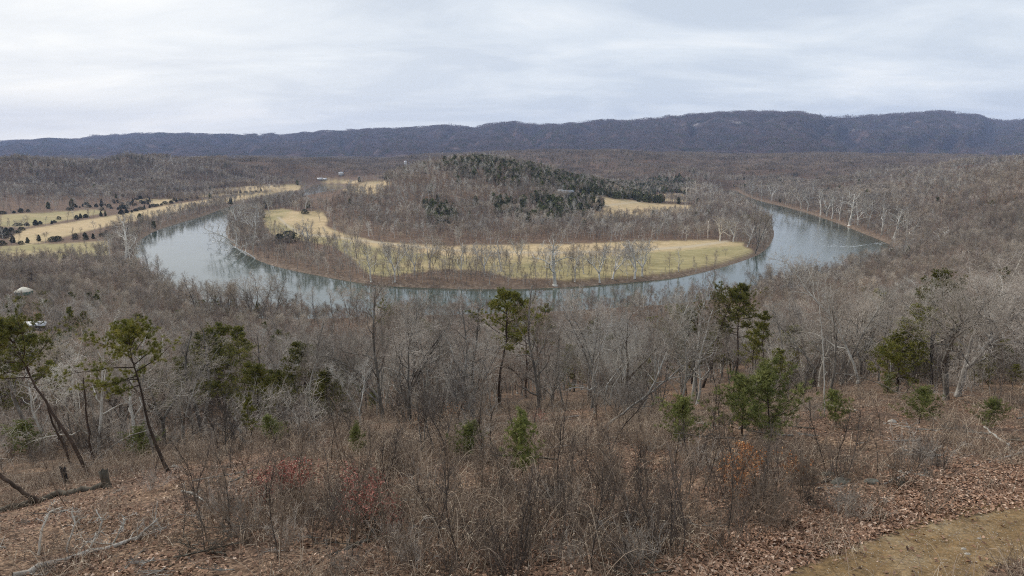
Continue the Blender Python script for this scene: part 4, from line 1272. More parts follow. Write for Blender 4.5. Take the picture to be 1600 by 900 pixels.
for bu, bv, tu, tv, lb in [(548, 440, 540, 396, 'dark bare tree leaning left on the bank left of the sycamore row'), (558, 404, 548, 350, 'large dark bare tree at the edge of the left meadow'), (574, 408, 566, 372, 'dark forked bare tree right of the large one at the meadow edge'),
                           (424, 352, 424, 328, 'small round bare tree alone in the left meadow'), (1180, 396, 1196, 330, 'dark bare tree leaning right at the peninsula corner'), (897, 432, 897, 392, 'thin dark bare tree among the white sycamores'), (500, 346, 500, 326, 'small bare tree at the far edge of the left meadow'), (1134, 400, 1132, 388, 'tiny bare tree on the meadow at the peninsula corner')]:
    traced(MIDT[rng.integers(3)], bu, bv, tu, tv, 17, lb, 'tree')

# cedars by the fields on the left
CG = 'dark cedars round the left fields'
CED = [(4,334.5),(22,333),(33,332),(44,331.5),(28,353),(42,353),(56,352),(63,350.5),(81,350),(85,348),(92,343),(120,343),(126,341),(134,340),(165,338),(158,338),(190,335),(198,333),(206,332),(212,330),(220,328),(226,327),(234,325),(240,323),(246,322),(252,321),(258,319),
       (268,318),(276,316),(282,314),(292,312),(300,310),(308,310),(266,316),(272,314),(345,315),(352,302),(360,303),(368,302),(376,302),(384,301),(392,300),(400,300),(408,299),(350,300),(283,305),(2,361),(10,362),(18,362),(6,366),(14,367),(26,364),(34,360),(8,372)]
for u_, v_ in CED:
    b_ = hit(u_, v_); place(CEDARS[rng.integers(4)], tuple(b_), rng.uniform(0, 6.28), rng.uniform(.7, 1.9), 0, 'dark round cedar beside the left fields', 'cedar', CG, sz=rng.uniform(.7, 1.5))
for _ in range(85):
    u_ = rng.uniform(100, 235); v_ = 333 - (u_ - 100) * .12 + rng.uniform(-9, 5)
    b_ = hit(u_, v_); 
    if cover(b_[:1], b_[1:2], b_[2:], 'green')[0]: continue
    place(CEDARS[rng.integers(4)], tuple(b_), rng.uniform(0, 6.28), rng.uniform(.45, 1.3), 0, 'dark cedar in the scrub between the two upper left fields', 'cedar', 'cedars in the scrub between the left fields')
for _ in range(34):
    u_ = rng.uniform(0, 200); v_ = 388 - u_ * .08 + rng.uniform(-9, -2) if rng.random() < .6 else rng.uniform(404, 440)
    b_ = hit(u_, v_)
    if cover(b_[:1], b_[1:2], b_[2:], 'green')[0] or river_sd(b_[:1], b_[1:2])[0] < 5: continue
    place(CEDARS[rng.integers(4)], tuple(b_), rng.uniform(0, 6.28), rng.uniform(.9, 1.4), 0, 'dark cedar in the hedge round the lowest left field', 'cedar', 'cedars round the lowest left field')
b_ = hit(452, 378); place(CEDARS[2], tuple(b_), 1, 2.9, 0, 'large dark rounded evergreen in the middle of the left meadow', 'cedar')
b_ = hit(437, 380); place(CEDARS[0], tuple(b_), 1, 2.2, 0, 'dark evergreen touching the large rounded one in the left meadow', 'cedar')
b_ = hit(476, 334); place(CEDARS[2], tuple(b_), 1, 1.6, 0, 'low dark bush at the far end of the left meadow', 'cedar')
b_ = hit(935, 329); place(CEDARS[3], tuple(b_), 1, 2.3, 0, 'single dark evergreen at the corner of the right field', 'cedar')
print('traced', time.time() - T0)


# ------------------------------------------------------------------ brush of the clearing
def shrub(seed, H=1.6, n=16, W_=.8, br=5, tone=(.0, .7), mt='darkstem'):
    r = np.random.default_rng(seed); g = Geo()
    for k in range(n):
        a = r.uniform(0, 6.28); p = np.array([math.cos(a), math.sin(a), 0]) * r.uniform(0, W_ * .35)
        L = H * r.uniform(.6, 1.1)
        s_ = limb(r, p - [0, 0, .1], np.array([math.cos(a) * .3, math.sin(a) * .3, 1]) + r.normal(size=3) * .16, L, 5, .12, .03)
        g.tube(s_, np.linspace(.008, .003, 5), 3)
        for j in range(br):
            t = r.uniform(.25, 1); i = min(int(t * 4), 3); c = s_[i] + (s_[i + 1] - s_[i]) * (t * 4 - i)
            b2 = limb(r, c, unit(s_[i + 1] - s_[i]) + r.normal(size=3) * .6, L * .3 * r.uniform(.5, 1.2), 3, .2, .08)
            g.tube(b2, np.array([.0045, .0035, .0025]), 3)
            for _ in range(2): g.tube(limb(r, b2[1], b2[2] - b2[1] + r.normal(size=3) * .2, L * .14, 2, .1, .05), np.array([.003, .002]), 3)
    return g


def leaf_cloud(g, r, pts, L, mi=1):
    K = len(pts)
    d = r.normal(size=(K, 3)); d[:, 2] -= .6; d /= np.linalg.norm(d, axis=1, keepdims=True)
    s_ = np.cross(d, r.normal(size=(K, 3))); s_ /= np.linalg.norm(s_, axis=1, keepdims=True) + 1e-9
    ln = L * r.uniform(.6, 1.2, (K, 1)); n_ = np.cross(d, s_) * ln * .12
    v = np.stack([pts, pts + d * ln * .5 + s_ * ln * .3 + n_, pts + d * ln, pts + d * ln * .5 - s_ * ln * .3 + n_], 1).reshape(-1, 3)
    g.polys(v, np.arange(K * 4).reshape(-1, 4), mi, r.random(K))


SHR = []
for k in range(7):
    g = shrub(800 + k, (1.5, 1.1, 1.9, 1.3, .9, 2.3, 1.6)[k], (18, 22, 12, 26, 24, 8, 14)[k], (.8, .9, .6, 1.1, .9, .5, .8)[k])
    SHR.append(('shrub', [('stems', g.mesh('shrub', [(M['brownstem'], M['darkstem'], M['brownstem'], M['twig'], M['darkstem'], M['brownstem'], M['darkstem'])[k]]))]))
STEMS = []
for k in range(4):   # slim single stems
    r_ = np.random.default_rng(820 + k); g = Geo(); H = 3.0
    s_ = limb(r_, np.array([0, 0, -.1]), np.array([r_.normal() * .2, r_.normal() * .2, 1]), H, 8, .12, .03)
    g.tube(s_, np.linspace(.022, .006, 8), 5)
    for j in range(26):
        t = r_.uniform(.15, 1); i = min(int(t * 7), 6); c = s_[i]
        b2 = limb(r_, c, unit(s_[i + 1] - s_[i]) + r_.normal(size=3) * .5, r_.uniform(.3, .9), 4, .15, .08)
        g.tube(b2, np.linspace(.008, .003, 4), 3)
        for _ in range(2): g.tube(limb(r_, b2[2], r_.normal(size=3) + [0, 0, .6], .25, 3, .2, .05), np.array([.004, .003, .002]), 3)
    STEMS.append(('young_tree', [('stem', g.mesh('young_tree', [M['darkstem'] if k % 2 else M['brownstem']]))]))
UNDER = []
for k in range(6):
    r_ = np.random.default_rng(860 + k); g = Geo()
    for q in range((3, 5, 2, 7, 4, 3)[k]):
        H = r_.uniform(2.2, 4.2); p = np.append(r_.normal(size=2) * .5, -.1)
        s_ = limb(r_, p, np.array([r_.normal() * .3, r_.normal() * .3, 1]), H, 8, .09, .03)
        g.tube(s_, np.linspace(.03, .008, 8), 4, 0)
        for j in range(14):
            t = r_.uniform(.12, 1); i = min(int(t * 7), 6); c = s_[i]
            b2 = limb(r_, c, unit(s_[i + 1] - s_[i]) * .7 + r_.normal(size=3) * .6, r_.uniform(.5, 1.5) * (1.2 - t * .6), 5, .2, .06)
            g.tube(b2, np.linspace(.012, .006, 5), 3, 1)
            for _ in range(5): g.tube(limb(r_, b2[r_.integers(1, 5)], r_.normal(size=3) + [0, 0, .6], r_.uniform(.3, .7), 3, .25, .05), np.array([.007, .006, .004]), 3, 1)
    UNDER.append(unlinked('undergrowth_clump', g.mesh('undergrowth_clump', [M['bark'], M['twig'] if k % 2 else M['darkstem']])))
BRUSH = []
for k in range(5):
    g = Geo(); r_ = np.random.default_rng(840 + k)
    for j in range(70):
        p = np.append(r_.uniform(-.6, .6, 2), -.04); L = r_.uniform(.2, .85)
        g.tube(limb(r_, p, r_.normal(size=3) * .38 + [0, 0, 1], L, 4, .14, -.01), np.linspace(.0045, .002, 4), 3, 0, r_.random() ** 1.7 * .9)
        if j % 3 == 0:
            g.tube(limb(r_, p + [0, 0, .1], r_.normal(size=3) * [1, 1, .25], L, 3, .2, 0), np.array([.006, .004, .003]), 3, 0, r_.random() ** 1.4)
        if j % 9 == 0:   # arching canes
            a = r_.uniform(0, 6.28); t_ = np.linspace(0, 1, 8)[:, None]; hh = r_.uniform(.4, 1.1); ln_ = r_.uniform(.6, 1.6)
            g.tube(p + np.array([[math.cos(a), math.sin(a), 0]]) * t_ * ln_ + np.array([[0, 0, 1.]]) * np.sin(t_ * 2.7) * hh, np.linspace(.006, .0025, 8), 3, 0, r_.uniform(.3, .9))
    for j in range(9):
        p = np.append(r_.uniform(-.6, .6, 2), .0); a = r_.uniform(0, 6.28)
        d = np.array([math.cos(a) * .5, math.sin(a) * .5, 1]); L = r_.uniform(.25, .6)
        q = p + d * L * .6; tip = q + np.array([d[0], d[1], -.2]) * L * .5; s2 = np.array([-math.sin(a), math.cos(a), 0]) * .006
        g.polys(np.array([p - s2, p + s2, q + s2, q - s2, tip, tip]), [(0, 1, 2, 3)], 0, [.7 + .3 * r_.random()])
        g.polys(np.array([q - s2, q + s2, tip]), [(0, 1, 2)], 0, [1.0])
    BRUSH.append(unlinked('brush_clump', g.mesh('brush_clump', [M['stalk']], tone=True)))

x, y = jitter(-62, 62, 9, 78, .85, 11)
k = inview(x, y, 3); x, y = x[k], y[k]
z = height(x, y); u, v = to_px(x, y, z)
trm = cover(x, y, z, 'trail')
leafband = inside(u, v, [(1000, 930), (1150, 815), (1300, 770), (1420, 745), (1700, 715), (1700, 775), (1400, 830), (1210, 905), (1190, 940)])
lefty = (u < 420) & (v > 690)
cl = v > np.interp(u, CLEAR_X, CLEAR_Y) - 45
th = rng.random(len(x)); dens = fbm(x / 5, y / 5, 3, 91) * 1.5 + .45
dens = np.where(leafband, .06, dens); dens = np.where(lefty, dens * .45, dens); dens = np.where((u > 1230) & (v < 690), dens * .35, dens)
dens = np.where((u > 20) & (u < 275) & (v > 785), dens * .65, dens)
ok = cl & ~trm & (th < dens)
n = ok.sum()
gn_scatter('brush', BRUSH, np.stack([x, y, z], -1)[ok], np.stack([rng.normal(0, .1, n), rng.normal(0, .1, n), rng.uniform(0, 6.28, n)], -1), rng.uniform(.7, 1.35, n), rng.integers(0, 5, n), 'dry brown stalks and grass tufts covering the clearing')

# undergrowth beneath the near wood
x, y = jitter(-190, 200, 30, 240, 2.3, 13)
k = inview(x, y, 3); x, y = x[k], y[k]; r = np.hypot(x, y)
z, u, v, sd, ok = land(x, y)
cy1 = np.interp(u, CLEAR_X, CLEAR_Y)
for bu_, bv_ in MAINP[:9]: ok &= ~((np.abs(u - bu_) < 34) & (v > bv_ - 25))
ok &= (v < cy1 + 95) & (rng.random(len(x)) < np.where(v > cy1 + 14, np.where((u < 400) | (u > 1230), .06, .26 * np.clip((cy1 + 100 - v) / 60, 0, 1)), 1)) & (rng.random(len(x)) < np.where((r < 60) & ((u < 420) | (u > 1240)), .15, .55)) & (sd > 2) & (r < 230)
n = ok.sum()
gn_scatter('undergrowth', UNDER, np.stack([x, y, z], -1)[ok], np.stack([rng.normal(0, .12, n), rng.normal(0, .12, n), rng.uniform(0, 6.28, n)], -1), rng.uniform(.55, 1.25, n), rng.integers(0, len(UNDER), n), 'tangled leafless undergrowth beneath the slope wood')
# low bushes along the banks
x, y = jitter(-900, 900, 480, 1700, 4.2, 14)
k = inview(x, y, 1); x, y = x[k], y[k]
z, u, v, sd, ok = land(x, y)
inner = inside(x, y, np.array([on_plane(a_, b_, W) for a_, b_ in INNER]))
ok &= ~((u > 465) & (u < 600) & (v < 326))
ok &= (sd < np.where(inner, 42, 22)) & (rng.random(len(x)) < np.where(inner & (sd > 4), .75, .5)) & (y > 500)
n = ok.sum()
gn_scatter('bank_bushes', MIDJ, np.stack([x, y, z], -1)[ok], eul(n), rng.uniform(.16, .42, n), rng.integers(0, 8, n), 'low brown bushes along the river banks')

# individual shrubs
cnt = 0
while cnt < 230:
    u_ = rng.uniform(-20, 1620); v_ = 640 + 262 * rng.random() ** .9
    if v_ < np.interp(u_, CLEAR_X, CLEAR_Y) + 5: continue
    b_ = hit(u_, v_); 
    if cover(b_[:1], b_[1:2], b_[2:], 'trail')[0]: continue
    q = 1.0
    if u_ < 420: q = .35
    if u_ > 1050 and v_ > 905 - (u_ - 1050) * .36: q = .02
    if u_ > 1240 and v_ < 680: q = .3
    if 480 < u_ < 1400 and 690 < v_ < 850: q = 1.0
    if u_ < 285 and v_ > 775: continue
    if rng.random() > q: continue
    place(SHR[rng.integers(7)], tuple(b_), rng.uniform(0, 6.28), rng.uniform(.5, 1.1), rng.normal(0, .1), 'thin leafless brown shrub in the clearing below the overlook', 'shrub', 'leafless shrubs in the clearing')
    cnt += 1
cnt = 0
while cnt < 190:
    u_ = rng.uniform(0, 1600); v_ = 650 + 250 * rng.random()
    if v_ < np.interp(u_, CLEAR_X, CLEAR_Y) + 5: continue
    if u_ > 1050 and v_ > 880 - (u_ - 1050) * .36: continue
    if u_ > 1250 and rng.random() < .7: continue
    if u_ < 285 and v_ > 800: continue
    b_ = hit(u_, v_)
    place(STEMS[rng.integers(4)], tuple(b_), rng.uniform(0, 6.28), rng.uniform(.4, 1.0) * (1.5 if v_ < 720 else 1), rng.normal(0, .12), 'slim dark upright young tree standing in the clearing brush', 'young tree', 'slim young trees in the clearing')
    cnt += 1

# shrubs that kept their leaves
for bu, bv, tv, wd, mt, lb in [
 (582, 830, 728, 95, 'red_leaf', 'shrub with clusters of red brown leaves at the lower left'), (450, 790, 722, 85, 'red_leaf', 'darker red leaved shrub left of the brighter red one'),
 (1148, 780, 695, 70, 'orange_leaf', 'shrub holding drooping orange brown leaves right of centre'), (1240, 755, 710, 45, 'orange_leaf', 'small bright orange leaved shrub right of the drooping one'),
 (706, 668, 630, 55, 'orange_leaf', 'orange leaved shrub at the wood edge below the white snag'), (846, 668, 640, 30, 'red_leaf', 'small red leaved shrub beside the narrow pine sapling'),
 (660, 680, 655, 40, 'orange_leaf', 'low orange leaved sprig left of the bushy middle sapling'), (1062, 640, 610, 40, 'orange_leaf', 'tan leaved sprig at the wood edge near the leaning dead trunk')]:
    b_ = hit(bu, bv); h = px_height(b_, tv); w = wd * b_[1] / F / 2
    sd_ = int(bu); g = shrub(sd_, h, 12, w * 2, 4); r_ = np.random.default_rng(sd_)
    gl = Geo(); K = 1000 if wd > 60 else 300
    cc = r_.normal(size=(14, 3)) * [w * .5, w * .5, h * .2] + [0, 0, h * .62]
    pts = cc[r_.integers(0, 14, K)] + r_.normal(size=(K, 3)) * [w * .2, w * .2, h * .1]
    pts[:, 2] = np.clip(pts[:, 2], .05, h)
    leaf_cloud(gl, r_, pts, .085, 0)
    place(('leafy_shrub', [('stems', g.mesh('leafy_shrub_stems', [M['darkstem']])), ('leaves', gl.mesh('leafy_shrub_leaves', [M[mt]], tone=True))]), tuple(b_), 0, 1, 0, lb, 'shrub')

# fallen leaves
K = 210000
rr_ = 9 + 50 * rng.random(K) ** 1.0; aa = np.radians(rng.uniform(-41, 41, K))
x = rr_ * np.sin(aa); y = rr_ * np.cos(aa); z = height(x, y); u, v = to_px(x, y, z)
band = inside(u, v, [(900, 960), (1100, 830), (1300, 765), (1420, 735), (1700, 700), (1700, 780), (1400, 832), (1215, 905), (1180, 960)])
trm = cover(x + rng.normal(0, .45, K) + fbm(x / 1.7, y / 1.7, 3, 70) * 2.2, y + rng.normal(0, .45, K) + fbm(x / 1.7, y / 1.7, 3, 71) * 2.2, z, 'trail')
pat = fbm(x / 2.2, y / 2.2, 3, 66)
prob = np.clip(.5 + pat * 1.3, .12, 1); prob = np.where(band, 1, prob * .75); prob = np.where(trm, .045, prob)
k = (rng.random(K) < prob) & (v < 940); x, y, z = x[k], y[k], z[k]; bnd = band[k]
xb, yb = [], []
K2 = 60000   # extra for the drift beside the trail
rr_ = 11 + 22 * rng.random(K2); aa = np.radians(rng.uniform(5, 40, K2)); x2 = rr_ * np.sin(aa); y2 = rr_ * np.cos(aa); z2 = height(x2, y2); u2, v2 = to_px(x2, y2, z2)
k2 = inside(u2, v2, [(1060, 930), (1150, 840), (1300, 785), (1420, 755), (1700, 720), (1700, 775), (1400, 828), (1215, 900), (1180, 940)])
x = np.append(x, x2[k2]); y = np.append(y, y2[k2]); z = np.append(z, z2[k2]); bnd = np.append(bnd, np.ones(k2.sum(), bool))
K = len(x); c = np.stack([x, y, z + rng.uniform(.01, .05, K)], -1)
a = rng.uniform(0, 6.28, K); d = np.stack([np.cos(a), np.sin(a), rng.normal(0, .35, K)], -1); s_ = np.stack([-np.sin(a), np.cos(a), rng.normal(0, .35, K)], -1)
ln = rng.uniform(.028, .075, K)[:, None]
up_ = np.array([0, 0, 1.]) * ln * rng.uniform(-.3, .8, K)[:, None]
v6 = np.stack([c - d * ln, c - d * ln * .1 - s_ * ln * .55 + up_, c + d * ln, c + d * ln * .1 + s_ * ln * .55 + up_], 1).reshape(-1, 3)
g = Geo(); tn = np.clip(rng.normal(.45, .25, K) + bnd * .14, 0, 1)
tri = np.arange(K * 4).reshape(-1, 4)
g.polys(v6, tri[:, [0, 1, 2]], 0, tn); g.f.append(tri[:, [0, 2, 3]]); g.mi.append(np.zeros(K)); g.tone.append(tn)
tag(link('fallen_leaves', g.mesh('fallen_leaves', [M['litter']], tone=True)), 'brown fallen oak leaves lying over the slope and beside the trail', kind='stuff')

# small pale stones on the trail
g = Geo()
for k in range(3200):
    u_ = rng.uniform(1200, 1620); v_ = rng.uniform(770, 915)
    d_ = ray(u_, v_); t = 11.0 / -d_[2]
    x_, y_ = d_[0] * t * rng.uniform(.8, 1.15), d_[1] * t * rng.uniform(.8, 1.15)
    z_ = hz(x_, y_)
    if not cover(np.array([x_]), np.array([y_]), np.array([z_]), 'trail')[0]: continue
    s1 = rng.uniform(.004, .016)
    p6 = np.array([[1, 0, 0], [0, 1, 0], [-1, 0, 0], [0, -1, 0], [0, 0, .6], [0, 0, -.5]]) * s1 * rng.uniform(.7, 1.3, (6, 1)) + [x_, y_, z_ + .002]
    g.polys(p6, [(0, 1, 4), (1, 2, 4), (2, 3, 4), (3, 0, 4)])
tag(link('gravel', g.mesh('gravel', [M['palerock']])), 'pale gravel grains scattered on the trail', kind='stuff')
print('brush', time.time() - T0)


# ------------------------------------------------------------------ dead wood
def wood(name, pxs, rads, mt, label, cat, lifts=None, branches=0, seed=0, blen=.8, twisty=.12, ends=None, brad=.35):
    """a log or branch whose axis runs over the ground through the traced pixels; a lift raises a point above the ground"""
    r_ = np.random.default_rng(seed + len(pxs)); pts = []
    for i, (u_, v_) in enumerate(pxs):
        lf = lifts[i] if lifts else 0
        if i == 0 or lf == 0: b_ = hit(u_, v_); b_[2] += rads[i] * .6; pts.append(b_); ref = b_
        else:   # above the ground: same distance as the foot, at the traced direction
            d_ = ray(u_, v_); t = (ref[1] + lifts[i] * .0) / d_[1]; pts.append(d_ * t)
    pts = np.array(pts); org = pts[0].copy(); rel = pts - org
    # finer line
    n = len(rel); tt = np.linspace(0, n - 1, (n - 1) * 4 + 1); fine = np.stack([np.interp(tt, np.arange(n), rel[:, k]) for k in range(3)], -1)
    rf_ = np.interp(tt, np.arange(n), rads)
    fine[1:-1] += r_.normal(size=(len(fine) - 2, 3)) * rf_[1:-1, None] * .35
    g = Geo(); g.tube(fine, rf_ * r_.uniform(.88, 1.12, len(fine)), 8)
    gb = Geo()
    for k in range(branches):
        t = r_.uniform(.2, 1); i = min(int(t * (len(fine) - 1)), len(fine) - 2)
        d_ = unit(fine[i + 1] - fine[i]) * .5 + rand_perp(unit(fine[i + 1] - fine[i]), r_); d_[2] = abs(d_[2]) + .25
        L = blen * r_.uniform(.5, 1.2)
        b2 = limb(r_, fine[i], d_, L, 6, twisty * 2, .03); gb.tube(b2, np.linspace(rf_[i] * brad, rf_[i] * .1 + .004, 6), 5)
        for _ in range(3):
            j = r_.integers(1, 5); gb.tube(limb(r_, b2[j], b2[j] - b2[j - 1] + r_.normal(size=3) * .1, L * .4, 4, twisty * 2.4, .03), np.linspace(rf_[i] * brad * .5, .004, 4), 4)
    if branches:
        o = root_(name, tuple(org)); link('trunk', g.mesh(name + '_stem', [M[mt]], True), o)
        gb.flush()
        if gb.f: link('branches', gb.mesh(name + '_branches', [M[mt]], True), o)
    else:
        o = link(name, g.mesh(name, [M[mt]], True), None, tuple(org))
    tag(o, label, cat)
    return o


wood('fallen_log', [(20, 902), (100, 877), (180, 855), (225, 838), (262, 824)], [.085, .075, .06, .045, .03], 'deadwood', 'pale barkless fallen log in the lower left corner', 'log', branches=7, seed=1, blen=.9)
wood('dead_branch', [(60, 868), (64, 830), (78, 800), (98, 792)], [.035, .03, .022, .012], 'whitewood', 'white twisted dead branch standing up behind the pale log, leftmost', 'branch', lifts=[0, .4, .8, .9], branches=7, seed=2, blen=.5, twisty=.25)
wood('dead_branch', [(105, 862), (110, 838), (118, 818), (112, 800), (114, 792)], [.03, .028, .022, .016, .01], 'whitewood', 'white twisted dead branch rising behind the middle of the pale log', 'branch', lifts=[0, .3, .5, .7, .8], branches=7, seed=3, blen=.5, twisty=.25)
wood('dead_branch', [(140, 860), (152, 836), (160, 815), (150, 796)], [.034, .028, .02, .01], 'whitewood', 'forked white dead branch, second from the right behind the log', 'branch', lifts=[0, .3, .6, .8], branches=7, seed=4, blen=.5, twisty=.25)
wood('dead_branch', [(176, 852), (188, 828), (196, 812), (190, 804)], [.03, .024, .017, .008], 'whitewood', 'curled white dead branch nearest the thin end of the log', 'branch', lifts=[0, .3, .5, .6], branches=7, seed=5, blen=.45, twisty=.25)
wood('dead_branch', [(212, 846), (228, 828), (246, 812)], [.04, .03, .015], 'deadwood', 'grey brushy dead branch over the thin end of the log', 'branch', lifts=[0, .3, .6], branches=6, seed=6, blen=.5)
wood('dead_branch', [(284, 768), (300, 772), (316, 782), (335, 796)], [.035, .05, .045, .03], 'whitewood', 'forked white fallen branch lying alone on the brown leaves', 'branch', branches=2, seed=7, blen=.7)
wood('fallen_log', [(-10, 804), (40, 790), (90, 776), (130, 768), (168, 760)], [.16, .17, .15, .14, .16], 'oldlog', 'dark rotting log running to the broken stump at left', 'log', branches=2, seed=8, blen=.4)
wood('fallen_log', [(-10, 716), (50, 722), (110, 714)], [.05, .05, .03], 'deadwood', 'thin pale fallen trunk under the leaning pine at left', 'log', branches=2, seed=9)
wood('fallen_log', [(110, 728), (170, 720), (225, 708)], [.05, .045, .03], 'deadwood', 'pale fallen pole left of the flat topped pine', 'log', branches=2, seed=10)
wood('fallen_log', [(0, 745), (30, 742), (75, 738)], [.03, .03, .02], 'deadwood', 'thin grey stick on the ground at the left edge', 'stick')
wood('fallen_log', [(624, 782), (652, 783), (680, 782)], [.05, .055, .05], 'whitewood', 'short pale sawn log right of the red leaved shrub', 'log')
wood('fallen_log', [(742, 664), (800, 662), (860, 656), (905, 650)], [.07, .08, .07, .05], 'deadwood', 'grey fallen trunk lying across the middle wood gap', 'log', branches=5, seed=12, blen=1)
wood('fallen_log', [(846, 702), (880, 698), (925, 696), (960, 694)], [.045, .05, .04, .025], 'deadwood', 'thin grey fallen trunk right of the narrow pine sapling', 'log', branches=4, seed=13)
wood('fallen_log', [(300, 752), (340, 746), (380, 738), (402, 730)], [.03, .03, .025, .02], 'deadwood', 'thin pale pole behind the forked white branch', 'stick', branches=2, seed=14)
wood('fallen_log', [(1380, 757), (1402, 748), (1420, 740)], [.03, .035, .025], 'deadwood', 'pale straight stick at the brush edge above the trail', 'stick')
wood('fallen_log', [(1538, 668), (1552, 680), (1576, 696)], [.05, .05, .04], 'whitewood', 'pale fallen limb below the sparse sapling at right', 'log')
wood('fallen_log', [(1340, 694), (1400, 690), (1440, 688)], [.04, .045, .03], 'deadwood', 'pale pole lying in the brush below the round sapling', 'stick', branches=3, seed=15)
wood('fallen_log', [(1258, 636), (1290, 634), (1340, 642)], [.05, .06, .04], 'deadwood', 'grey fallen limb left of the low round sapling', 'log', branches=3, seed=16)
wood('fallen_log', [(1380, 662), (1420, 668), (1470, 674)], [.035, .035, .02], 'deadwood', 'long thin pole right under the low round sapling', 'stick', branches=3, seed=17)
wood('fallen_log', [(1520, 730), (1570, 716), (1610, 704)], [.03, .04, .03], 'deadwood', 'grey fallen branch in the brush at the right edge', 'stick', branches=5, seed=18)
wood('fallen_log', [(520, 868), (560, 852), (600, 838)], [.05, .055, .03], 'oldlog', 'dark fallen limb in the brush left of the bottom centre', 'log', branches=3, seed=19)
wood('fallen_log', [(440, 700), (500, 690), (520, 672)], [.04, .035, .02], 'deadwood', 'brushy grey fallen top right of the pale stub', 'branch', branches=10, seed=20, blen=1.1)
wood('fallen_log', [(1198, 668), (1240, 650), (1262, 646)], [.03, .03, .02], 'deadwood', 'tangle of grey dead twigs right of the largest sapling', 'branch', branches=9, seed=21, blen=.8)
wood('leaning_dead_tree', [(940, 672), (975, 645), (1010, 618), (1040, 595), (1068, 570)], [.08, .08, .065, .045, .025], 'bark', 'grey dead trunk leaning up to the right from the brush', 'dead tree', lifts=[0, 1, 2, 3, 4], branches=12, seed=22, blen=1.8, brad=.3)
wood('dead_snag', [(366, 652), (374, 674), (383, 698)][::-1], [.09, .08, .05], 'deadwood', 'pale broken stub leaning left at the wood edge', 'snag', lifts=[0, 1, 2])
wood('dead_snag', [(697, 648), (700, 612), (702, 585), (708, 556), (702, 536), (692, 524)], [.09, .085, .08, .08, .06, .025], 'whitewood', 'white broken snag with a curved bare tip in the middle wood', 'snag', lifts=[0, 1, 2, 3, 4, 5], branches=5, seed=24, blen=.7)
wood('dead_snag', [(1288, 650), (1288, 600), (1287, 560), (1284, 520), (1280, 478)], [.035, .033, .028, .022, .012], 'whitewood', 'thin peeled tan dead stem in front of the dark oak trunk', 'snag', lifts=[0, 1, 2, 3, 4], branches=4, seed=25, blen=.8)
wood('dead_snag', [(776, 646), (777, 630), (774, 616), (770, 606)], [.05, .04, .035, .02], 'whitewood', 'small white forked snag at the foot of the middle pine', 'snag', lifts=[0, 1, 2, 3], branches=4, seed=26, blen=.7)
wood('dead_snag', [(1204, 590), (1198, 560), (1190, 545), (1187, 510)], [.11, .10, .09, .05], 'deadwood', 'grey kinked dead trunk right of the tall right pines', 'snag', lifts=[0, 1, 2, 3], branches=5, seed=27)
wood('bent_trunk', [(-30, 715), (0, 742), (30, 765), (62, 786)][::-1], [.09, .09, .08, .07], 'pinebark', 'dark bent trunk bowing down at the left edge', 'trunk', lifts=[0, .5, 1, 1.5])
for pts_, lb in [([(118, 738), (100, 700), (82, 660), (72, 625)], 'dark slanting pine trunk left of the strongly leaning one'), ([(110, 715), (98, 690), (88, 650)], 'second dark slanting trunk behind the leaning pine'),
                 ([(148, 728), (140, 690), (134, 640), (130, 590)], 'straight dark trunk right of the leaning pine')]:
    wood('dead_pine', pts_, [.09, .08, .07, .05][:len(pts_)], 'pinebark', lb, 'trunk', lifts=[0, 1, 2, 3][:len(pts_)], branches=6, seed=len(lb), blen=1.4, brad=.2)

# loose fallen branches over the clearing
FB = []
for k in range(6):
    r_ = np.random.default_rng(900 + k); g = Geo(); L = r_.uniform(1.3, 2.6)
    a_ = limb(r_, np.array([0, 0, .04]), np.array([1, 0, .03]), L, 8, .13, 0); a_[:, 2] = np.abs(a_[:, 2] - .04) * .5 + .03
    g.tube(a_, np.linspace(.032, .01, 8), 5)
    for j in range(9):
        i = r_.integers(1, 7); d_ = unit(a_[i + 1] - a_[i]) + r_.normal(size=3) * [.7, .9, .6]; d_[2] = abs(d_[2])
        b2 = limb(r_, a_[i], d_, r_.uniform(.3, .9), 5, .22, .02); g.tube(b2, np.linspace(.014, .004, 5), 4)
        for _ in range(3): g.tube(limb(r_, b2[r_.integers(1, 4)], d_ + r_.normal(size=3) * .6, .3, 3, .2, .02), np.array([.006, .005, .003]), 3)
    FB.append(('fallen_branch', [('wood', g.mesh('fallen_branch', [M[('deadwood', 'oldlog', 'palebark', 'palebark', 'oldlog', 'bark')[k]]]))]))
cnt = 0
while cnt < 140:
    u_ = rng.uniform(0, 1600); v_ = 612 + 285 * rng.random() ** 1.1
    if v_ < np.interp(u_, CLEAR_X, CLEAR_Y) - 25 or (u_ > 1050 and v_ > 885 - (u_ - 1050) * .36): continue
    if rng.random() > (1 if (u_ < 420 or 600 < u_ < 1000 and v_ < 720 or u_ > 1230) else .45): continue
    b_ = hit(u_, v_)
    place(FB[rng.integers(6)], tuple(b_), rng.uniform(0, 6.28), rng.uniform(.5, 1.2) * (.8 if v_ > 720 else 1.3), .0, 'dry fallen branch lying among the leaves of the clearing', 'branch', 'fallen branches in the clearing', back=-.3)
    cnt += 1

